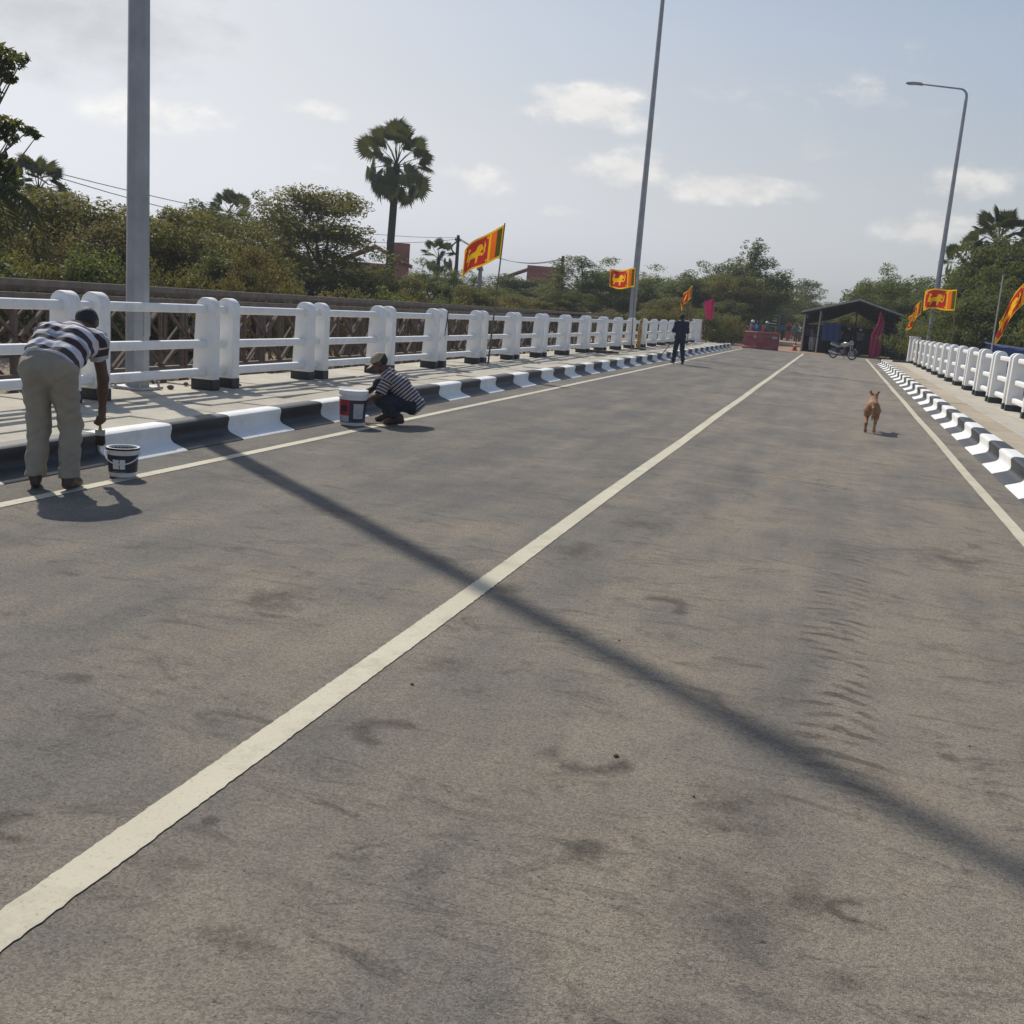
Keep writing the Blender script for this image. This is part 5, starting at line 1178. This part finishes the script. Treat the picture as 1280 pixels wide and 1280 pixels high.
# ------------------------------------------------------------------ paint buckets
def bucket(loc, rz, label, r0, r1, h, lid, bail_front):
    root = empty('paint_bucket', loc, rz); tag(root, label, 'bucket', 'paint buckets by the kerb')
    rim = [(r1, h * .80), (r1 + .010, h * .80), (r1 + .010, h * .835), (r1 + .003, h * .84), (r1 + .003, h * .90), (r1 + .012, h * .905), (r1 + .012, h), (r1 - .002, h)]
    inner = [(r1 - .006, h * .98), (r0 + .004, h * .5), (.001, h * .5)]
    MB().lathe([(.001, 0), (r0 - .01, 0), (r0, .012)] + rim + inner, 28).build('pail', M['white_plastic'], root, smooth=True, angle=40)
    def lab(mb, a0, a1, z0, z1, ex):
        n = max(3, int((a1 - a0) / .12)); vs = []
        for z in (z0, z1):
            rr = r0 + (r1 - r0) * (z / (h * .8)) + ex
            for i in range(n + 1): a = a0 + (a1 - a0) * i / n; vs.append((rr * math.cos(a), rr * math.sin(a), z))
        mb.add(vs, [(i, i + 1, n + 2 + i, n + 1 + i) for i in range(n)]); return mb
    wrap = lab(MB(), 0, 2 * PI, .04, h * .76, .0015).build('printed_label', M['label_dark'], root, smooth=True)
    A0 = -PI / 2
    if lid:
        lab(MB(), A0 - 1.35, A0 - .12, h * .30, h * .76, .003).build('red_print', M['label_red'], wrap, smooth=True); lab(MB(), A0 - 1.2, A0 - .15, .05, h * .30, .003).build('grey_print', M['label_grey'], wrap, smooth=True)
        lab(MB(), A0 + .18, A0 + 1.0, h * .22, h * .66, .0035).build('white_print', M['label_grey'], wrap, smooth=True); lab(MB(), A0 - .1, A0 + 1.2, .05, h * .13, .003).build('white_print', M['label_grey'], wrap, smooth=True)
        lab(MB(), A0 - .9, A0 - .3, h * .42, h * .6, .0045).build('dark_print', M['label_dark'], wrap, smooth=True)
        MB().lathe([(.001, h * 1.0 + .006), (r1 - .02, h + .006), (r1 - .016, h + .012), (r1 + .014, h + .012), (r1 + .016, h * .93), (r1 + .0125, h * .93)], 28).build('lid', M['white_plastic'], root, smooth=True, angle=40)
    else:
        lab(MB(), A0 - .55, A0 - .12, h * .30, h * .62, .003).build('white_print', M['white_plastic'], wrap, smooth=True); lab(MB(), A0 - .06, A0 + .30, h * .30, h * .62, .003).build('white_print', M['white_plastic'], wrap, smooth=True)
        lab(MB(), A0 - .6, A0 + .42, .05, h * .20, .003).build('white_print', M['label_grey'], wrap, smooth=True)
        MB().lathe([(.001, h * .90), (r1 - .006, h * .905), (r1 - .004, h * .985)], 24).build('wet_paint', M['paint_wet'], root, smooth=True)
        MB().lathe([(r1 + .0135, h * .93), (r1 + .0135, h * .999)], 28).build('paint_spill', M['paint_wet'], root, smooth=True)
    pts = [((r1 + .02) * math.cos(A0 + a), (r1 + .02) * math.sin(A0 + a) , h * .86 - bail_front * math.sin((a + 1.57) / 3.14 * PI)) for a in np.linspace(-1.57, 1.57, 15)]
    MB().tube(pts, .0055, 6).build('handle', M['white_plastic'], root, smooth=True)
bucket((-5.30, 6.95, .008), math.radians(28), 'small open paint bucket with a dark label beside the bending painter', .106, .115, .235, False, .09)
bucket((-5.45, 11.42, .008), math.radians(18), 'tall lidded paint bucket with a red printed label in front of the squatting painter', .145, .165, .41, True, .0)
# ------------------------------------------------------------------ marker post and planks on the walkway
yp = Vector((-7.22, 39.9, .207))
def marker():
    root = empty('marker_post', yp); tag(root, 'yellow wooden post with black marks standing on a plank by the second lamp post', 'post')
    MB().prism([(-.06, .05), (.06, .05), (.075, .6), (.055, .9), (.08, 1.2), (.06, 1.28), (.0, 1.22), (-.03, 1.0), (-.07, .6)], -.06, .06).build('shaft', M['yellow_black'], root, bevel=.01); MB().box(-.28, .28, -.2, .2, 0, .05).build('foot_plank', M['wood_dark'], root, bevel=.006)
marker()
tag(MB().box(-.5, .5, -.12, .12, 0, .09).build('timber_block', M['wood_dark'], loc=(-7.22, 33.6, .205), rot=(0, 0, .5), bevel=.01), 'dark timber block lying on the walkway before the marker post', 'timber')
tag(MB().box(-.45, .45, -.1, .1, 0, .08).build('timber_block', M['wood_dark'], loc=(3.1, 53.9, .205), rot=(0, 0, .2), bevel=.01), 'dark timber block lying on the walkway near the shed', 'timber')
def cord():
    root = empty('cord', (-7.57, 20.03, 1.0)); tag(root, 'black cord tied in a loop round a railing post before the first flag', 'cord')
    for k in (-1, 1): MB().tube([(.012, 0, .22), (.016, .05 * k, .05), (.014, .085 * k, -.06), (.012, .10 * k, -.17)], .008, 5).build('strand', M['black_metal'], root, smooth=True)
    MB().tube([(.012, 0, .21), (.014, .004, .31)], .010, 5).build('knot', M['black_metal'], root)
cord()
p_ = on_z(821, 451, .0); q_ = on_y(840, 428, p_.y + 1.3)
tag(MB().tube([(0, 0, 0), q_ - p_], .018, 5).build('stick', M['wood_dark'], loc=(p_.x, p_.y, .02)), 'thin dark stick leaning over the kerb beside the walking officer', 'stick')
# bits of rubble at the foot of the first lamp post
for k, (x, y, s) in enumerate(((-7.95, 11.35, .05), (-7.85, 11.75, .04), (-8.1, 11.9, .045), (-7.7, 12.55, .03))):
    mb = MB().ball((0, 0, s * .5), (s, s * .8, s * .6), 7, 5); tag(mb.build('rubble', M['stone'], loc=(x, y, .2), rot=(0, 0, k)), 'small dark lump of rubble on the slabs at the thick lamp post', 'rubble', 'rubble at the lamp post')
# pebbles on the asphalt
for k, (px, py, s) in enumerate(((515, 856, .009), (770, 946, .011), (867, 996, .006), (1212, 933, .005), (774, 801, .006))):
    p = on_z(px, py, 0); mb = MB().ball((0, 0, s * .4), (s, s * .8, s * .6), 7, 5); tag(mb.build('pebble', M['stone'], loc=p, rot=(0, 0, k * .8)), 'small dark pebble lying on the dusty asphalt', 'pebble', 'pebbles on the road')

# ------------------------------------------------------------------ end of the road: barriers, cone, signs, shed, motorcycle
def barrier(loc, rz, W, label):
    root = empty('road_barrier', loc, rz); tag(root, label, 'barrier', 'red plastic barriers')
    prof = [(-.26, 0), (.26, 0), (.26, .12), (.20, .16), (.13, .55), (.11, .98), (.08, 1.03), (-.08, 1.03), (-.11, .98), (-.13, .55), (-.20, .16), (-.26, .12)]
    b = MB().prism(prof, -W / 2, W / 2, 'x').build('shell', M['barrier_red'], root, bevel=.025)
    for x in (-W * .3, W * .02): MB().box(x, x + .42, -.155, -.125, .72, .86).build('slot', M['brick_red'], b, bevel=.01)
    MB().box(W * .2, W * .42, -.162, -.128, .66, .80).build('sticker', M['label_grey'], b)
    for s in (-1, 1): MB().tube([(s * W * .25, 0, 1.03), (s * W * .25, 0, 1.06)], .05, 8).build('filler_cap', M['barrier_red'], b)
barrier((-3.98, 64.6, .0), .03, 1.35, 'red plastic water barrier standing across the left lane')
barrier((-4.92, 64.95, -.02), -.42, .95, 'red plastic water barrier angled behind the other at the kerb end')
def traffic_cone():
    p = on_z(993, 438, .0); root = empty('traffic_cone', (p.x, p.y, .0)); tag(root, 'orange-red traffic cone with white bands standing past the end of the centre line', 'cone')
    root.location.z = ground_z(p.x, p.y) + .045
    MB().box(-.19, .19, -.19, .19, 0, .035).build('base', M['cone_red'], root, bevel=.008); MB().lathe([(.14, .035), (.03, .72), (.001, .725)], 16).build('cone', M['cone_red'], root, smooth=True, angle=60)
    for z0, z1 in ((.28, .38), (.48, .57)): MB().lathe([(.142 - .16 * (z0 - .03), z0), (.142 - .16 * (z1 - .03), z1)], 16).build('band', M['reflect'], root, smooth=True)
traffic_cone()
def road_sign(px, py, Y, w, h, label, mat, kind):
    c = on_y(px, py, Y); gz = ground_z(c.x, c.y); root = empty('road_sign', (c.x, c.y, gz)); tag(root, label, 'sign'); z = c.z - gz
    if kind == 'panel':
        p = MB().box(-w / 2, w / 2, -.03, .0, z - h / 2, z + h / 2).build('panel', M[mat], root); MB().box(-w / 2 - .03, w / 2 + .03, .003, .02, z - h / 2 - .03, z + h / 2 + .03).build('border', M['reflect'], root)
        for x, zz, ww in ((.12, .22, .62), (.22, .02, .4), (.0, -.24, .9)): MB().box(x * w - ww * w / 2 * .8, x * w + ww * w / 2 * .8, -.04, -.033, z + zz * h - .035, z + zz * h + .035).build('white_line', M['reflect'], p)
        for x in (-w * .35, w * .35): MB().tube([(x, .04, -.3), (x, .04, z)], .045, 8).build('post', M['galv'], root)
    else:
        s = w / math.sqrt(2); p = MB().prism([(-s, z), (0, z - s), (s, z), (0, z + s)], -.03, 0).build('panel', M[mat], root); MB().tube([(0, .04, -.3), (0, .04, z)], .04, 8).build('post', M['galv'], root)
        if kind == 'symbol': MB().lathe([(s * .42, -.036), (s * .42, -.032), (s * .2, -.032), (s * .2, -.036)], 14, 'y', (0, 0, z + .02)).build('symbol', M['black_metal'], p)
road_sign(964, 401, 100, 1.42, .95, 'green road sign with white lines on two posts past the red barrier', 'sign_green', 'panel')
road_sign(986, 407, 112, .60, .6, 'orange diamond road sign on a post at the dirt track', 'sign_orange', 'plain')
road_sign(996, 407, 114, .60, .6, 'yellow diamond road sign with a dark ring symbol at the dirt track', 'sign_yellow', 'symbol')

def shed():
    Y0, D = 68.0, 5.5; root = empty('shed', (1.0, Y0, 0)); tag(root, 'dark open-fronted shed with a low gable roof blocking the lane', 'shed')
    gz = -.04; O = Vector((1.0, Y0, 0)); l, a, rr = Vector((-2.35, 0, 2.38)), Vector((1.0, 0, 3.34)), Vector((5.3, 0, 2.08)); l, a, rr = (v - Vector((1, 0, 0)) for v in (l, a, rr))
    for s, e, nm in ((l, a, 'roof_sheet'), (a, rr, 'roof_sheet')):
        n = 4
        for k in range(n):                         # corrugated sheets lying side by side along the slope
            y0, y1 = -.35 + (D + .5) * k / n, -.35 + (D + .5) * (k + 1) / n + .04; vs = []; m = 24
            for j in (0, 1):
                for i in range(m + 1):
                    t = i / m; p = s.lerp(e, t); y = y0 if j == 0 else y1; vs.append((p.x, y, p.z + .006 * k))
            w = 18; vs = []
            for j in range(w + 1):
                y = y0 + (y1 - y0) * j / w; off = .018 * math.cos(j * PI)
                for p in (s, e): vs.append((p.x, y, p.z + off + .004 * (k % 2)))
            MB().add(vs, [(2 * j, 2 * j + 1, 2 * j + 3, 2 * j + 2) for j in range(w)]).build(nm, M['shed_roof'], root)
        MB().bar(s + Vector((0, -.40, .03)), e + Vector((0, -.40, .03)), .04, .10).build('barge_board', M['tin'], root)
        for y in (.0, D * .5, D): MB().bar(s + Vector((0, y, -.08)), e + Vector((0, y, -.08)), .06, .09).build('rafter', M['wood_dark'], root)
    for x, zt in ((-3.1, 2.3), (-2.2, 2.55), (3.5, 2.2), (.0, 3.2)):
        for y in ((0, D) if x != 0 else (D,)): MB().tube([(x, y, gz - .2), (x, y, zt)], .05, 8).build('post', M['tin'] if x < -2 else M['wood_dark'], root)
    MB().bar((-3.2, .06, 1.95), (3.2, .06, 1.87), .06, .08).build('tie_beam', M['wood_dark'], root) if False else None
    MB().box(-3.1, 3.5, D - .03, D + .03, gz, 1.70).build('back_wall', M['shed_wall'], root)
    MB().box(3.52, 3.58, .1, D - .1, gz, 2.05).build('side_wall', M['shed_wall'], root); MB().box(-3.12, -3.06, 1.6, D - .1, gz, 2.05).build('side_wall', M['shed_wall'], root)
    MB().box(2.15, 3.5, .0, .05, gz, 2.25).build('front_screen', M['shed_wall'], root)
    for q in ([l + Vector((0, 0, -.05)), a + Vector((0, 0, -.06)), Vector((-.15, 0, 2.72)), Vector((-1.6, 0, 2.1)), Vector((-3.1, 0, 1.72))], [a + Vector((0, 0, -.06)), rr + Vector((0, 0, -.05)), Vector((3.5, 0, 1.72)), Vector((1.35, 0, 1.98)), Vector((-.15, 0, 2.72))]):
        MB().prism([(p.x, p.z) for p in q], D - .02, D + .02).build('gable_cloth', M['shed_wall'], root)
    vs = []
    for j in range(9):
        for i in range(17): vs.append((-2.0 + i * .068, 1.0 + .04 * math.sin(i * 1.1 + j * .3), .75 + j * .14))
    MB().add(vs, [(j * 17 + i, j * 17 + i + 1, (j + 1) * 17 + i + 1, (j + 1) * 17 + i) for j in range(8) for i in range(16)]).build('blue_sheet', M['blue_tarp'], root, smooth=True)
    for z in (.45, .85): MB().bar((2.0, -.15, z), (3.1, -.15, z), .05, .06).build('rail', M['wood'], root)
shed()

def motorcycle():
    fr, re = on_z(1061, 449.5, 0), on_z(1042, 447.5, 0); d = Vector((.80, -.60, 0)); mid = Vector((.34, 58.35, 0.004))
    root = empty('motorcycle', mid, yaw_of(d)); root.scale = (.93, .93, .93); tag(root, 'pale grey and black motorcycle parked in front of the shed', 'motorcycle')
    def wheel(y, steer=0.0):
        w = MB().lathe([(.285, -.045), (.30, -.02), (.30, .02), (.285, .045), (.235, .035), (.235, -.035), (.285, -.045)], 24, 'x').build('wheel', M['rubber'], root, (0, y, .30), (0, 0, steer), smooth=True)
        MB().lathe([(.234, -.03), (.215, -.02), (.215, .02), (.234, .03)], 24, 'x').build('rim', M['chrome'], w, smooth=True); MB().lathe([(.001, -.06), (.045, -.06), (.045, .06), (.001, .06)], 12, 'x').build('hub', M['engine'], w)
        mb = MB()
        for k in range(10): a = k * PI / 5; mb.bar((0, .04 * math.cos(a), .04 * math.sin(a)), (0, .216 * math.cos(a), .216 * math.sin(a)), .012, .012)
        mb.build('spokes', M['chrome'], w); MB().lathe([(.06, .05), (.11, .05), (.11, .056), (.06, .056)], 16, 'x').build('brake_disc', M['chrome'], w); return w
    wheel(-.62); wheel(.66, .18)
    f = MB()
    f.tube([(0, .50, .86), (0, .30, .72), (0, .10, .40), (0, -.12, .36), (0, -.25, .52)], .025, 8); f.tube([(0, .48, .84), (0, 0, .74), (0, -.35, .76), (0, -.78, .84)], .022, 8)
    for s in (-1, 1): f.tube([(s * .06, -.22, .42), (s * .075, -.62, .30)], .02, 6)
    f.build('frame', M['black_metal'], root, smooth=True)
    MB().ball((0, .02, .42), (.15, .17, .15), 12, 8).box(-.11, .11, -.18, .12, .26, .40).build('engine', M['engine'], root, bevel=.01); MB().tube([(0, .06, .5), (0, .16, .68)], .085, 10).build('cylinder', M['engine'], root)
    MB().prism([(-.18, .70), (.12, .66), (.36, .74), (.42, .86), (.32, .95), (.10, .95), (-.10, .86)], -.12, .12, 'x').build('tank', M['bike_white'], root, smooth=True, bevel=.04, seg=3, angle=25)
    MB().prism([(-.80, .86), (-.18, .76), (-.08, .84), (-.20, .86), (-.45, .85), (-.78, .93)], -.11, .11, 'x').build('seat', M['rubber'], root, smooth=True, bevel=.03, seg=2, angle=25)
    MB().prism([(-.82, .74), (-.25, .62), (-.18, .75), (-.45, .80), (-.86, .86)], -.10, .10, 'x').build('tail_panel', M['bike_white'], root, smooth=True, bevel=.02); MB().box(-.05, .05, -.90, -.84, .74, .82).build('tail_light', M['label_red'], root, bevel=.008)
    for y0, a0, a1, nm in ((.66, .35, 2.3, 'front_mudguard'), (-.62, .5, 2.9, 'rear_mudguard')):
        mb = MB(); vs = []; n = 12
        for i in range(n + 1):
            a = a0 + (a1 - a0) * i / n
            for x in (-.06, .06): vs.append((x, y0 + .335 * math.cos(a), .30 + .335 * math.sin(a)))
        mb.add(vs, [(2 * i, 2 * i + 1, 2 * i + 3, 2 * i + 2) for i in range(n)]).build(nm, M['bike_white'] if y0 > 0 else M['black_metal'], root, smooth=True)
    fk = MB()
    for s in (-1, 1): fk.tube([(s * .085, .66, .30), (s * .085, .46, .95)], .024, 8)
    fk.bar((-.12, .475, .9), (.12, .475, .9), .06, .03); fk.build('front_fork', M['chrome'], root, smooth=True)
    MB().tube([(-.36, .30, 1.06), (-.2, .40, 1.03), (0, .44, .98), (.2, .40, 1.03), (.36, .30, 1.06)], .014, 8).build('handlebar', M['black_metal'], root, smooth=True)
    for s in (-1, 1):
        MB().tube([(s * .24, .38, 1.04), (s * .34, .36, 1.22)], .007, 5).ball((s * .36, .355, 1.24), (.055, .018, .038), 8, 6).build('mirror', M['black_metal'], root, smooth=True)
        MB().ball((s * .16, .52, .86), (.03, .04, .025), 8, 6).build('indicator', M['sign_orange'], root, smooth=True); MB().tube([(s * .07, -.05, .32), (s * .22, -.06, .30)], .016, 6).build('foot_peg', M['rubber'], root)
    MB().prism([(.46, .80), (.60, .82), (.60, .98), (.50, 1.08), (.44, .98)], -.11, .11, 'x').build('headlight_cowl', M['bike_white'], root, smooth=True, bevel=.03, seg=2, angle=25); MB().ball((0, .60, .88), (.085, .03, .07), 12, 8).build('headlight', M['lens'], root, smooth=True)
    MB().tube([(.12, .14, .42), (.13, .02, .26), (.14, -.4, .30), (.15, -.85, .38)], [.02, .022, .04, .045], 10).build('exhaust', M['chrome'], root, smooth=True); MB().tube([(-.07, -.05, .28), (-.24, .02, .0)], .012, 6).build('side_stand', M['black_metal'], root)
motorcycle()

# ------------------------------------------------------------------ beyond the right railing: blue tarpaulin shelter and a low wall
def tarp():
    a, b = on_y(1234, 427, 46), on_y(1330, 441, 46); root = empty('tarpaulin_shelter', (a.x, 46, ground_z(a.x, 46))); tag(root, 'blue tarpaulin shelter stretched on poles outside the railing', 'shelter')
    o = Vector(root.location); n = 20; vs = []
    for j in range(9):
        for i in range(n + 1):
            u, v = i / n, j / 8; p = a.lerp(b, u) - o; vs.append((p.x, p.y + v * 3.2, p.z + .02 * math.sin(i * 1.3) - .22 * abs(v - .45) - .06 * math.sin(u * PI)))
    sh = MB().add(vs, [(j * (n + 1) + i, j * (n + 1) + i + 1, (j + 1) * (n + 1) + i + 1, (j + 1) * (n + 1) + i) for j in range(8) for i in range(n)]).build('sheet', M['blue_tarp'], root, smooth=True)
    vs = []
    for j in range(7):
        for i in range(n + 1): u = i / n; p = a.lerp(b, u) - o; vs.append((p.x, p.y + .05 * math.sin(i * .9 + j * .4) - .06, p.z - .14 - j * .17 + .02 * math.sin(i * 1.3)))
    MB().add(vs, [(j * (n + 1) + i, j * (n + 1) + i + 1, (j + 1) * (n + 1) + i + 1, (j + 1) * (n + 1) + i) for j in range(6) for i in range(n)]).build('side_sheet', M['blue_tarp'], root, smooth=True)
    MB().bar((0, -.02, a.z - o.z - .06), Vector(b) - o + Vector((0, -.02, -.06)), .05, .05).build('ridge_pole', M['tin'], root)
    for x in (0.05, 3.2):
        for y in (0.0, 3.1): MB().tube([(x, y, -.3), (x, y, 1.8 if y else 1.95)], .04, 6).build('pole', M['bamboo'], root)
tarp()
def low_wall():
    a, b = on_y(1178, 421, 61), on_y(1230, 430, 61); gz = ground_z(a.x, 61); root = empty('block_wall', (a.x, 61, gz)); tag(root, 'low buff block wall with a square end pier outside the railing', 'wall'); h = a.z - gz; L = b.x - a.x
    MB().box(0.45, L + 2.0, 0, .2, -.3, h * .92).build('panel', M['buff_wall'], root, bevel=.01); MB().box(0, .44, -.08, .3, -.3, h).build('pier', M['buff_wall'], root, bevel=.015); MB().box(-.05, .49, -.13, .35, h + .002, h + .08).build('pier_cap', M['concrete'], root, bevel=.01)
low_wall()
# brick edging seen through the truss on the far bank
def far_bank():
    root = empty('bank_wall', (-24.5, 0, -.8)); tag(root, 'low brick wall on the far bank seen through the steel truss', 'wall'); r = random.Random(3)
    bm_ = MB().box(-.1, .1, -.29, .29, 0, .105).mesh('brick', M['brick_red'])
    for row in range(3):
        for k in range(62): link('brick', bm_, root, (r.gauss(0, .006), 12 + k * .62 + (.31 if row % 2 else 0), .0 + row * .115))
far_bank()

# ------------------------------------------------------------------ thin haze in the air
def haze():
    o = MB().box(-1480, 1480, -560, 1780, -4.0, 19.0).build('haze', None); tag(o, kind='stuff')
    m = bpy.data.materials.new('thin_haze'); m.use_nodes = True; nt = m.node_tree; nt.nodes.clear()
    v = nt.nodes.new('ShaderNodeVolumePrincipled'); v.inputs['Color'].default_value = (0.80, 0.86, 0.95, 1); v.inputs['Density'].default_value = 0.0008
    out = nt.nodes.new('ShaderNodeOutputMaterial'); nt.links.new(v.outputs[0], out.inputs['Volume']); o.data.materials.clear(); o.data.materials.append(m)
haze()
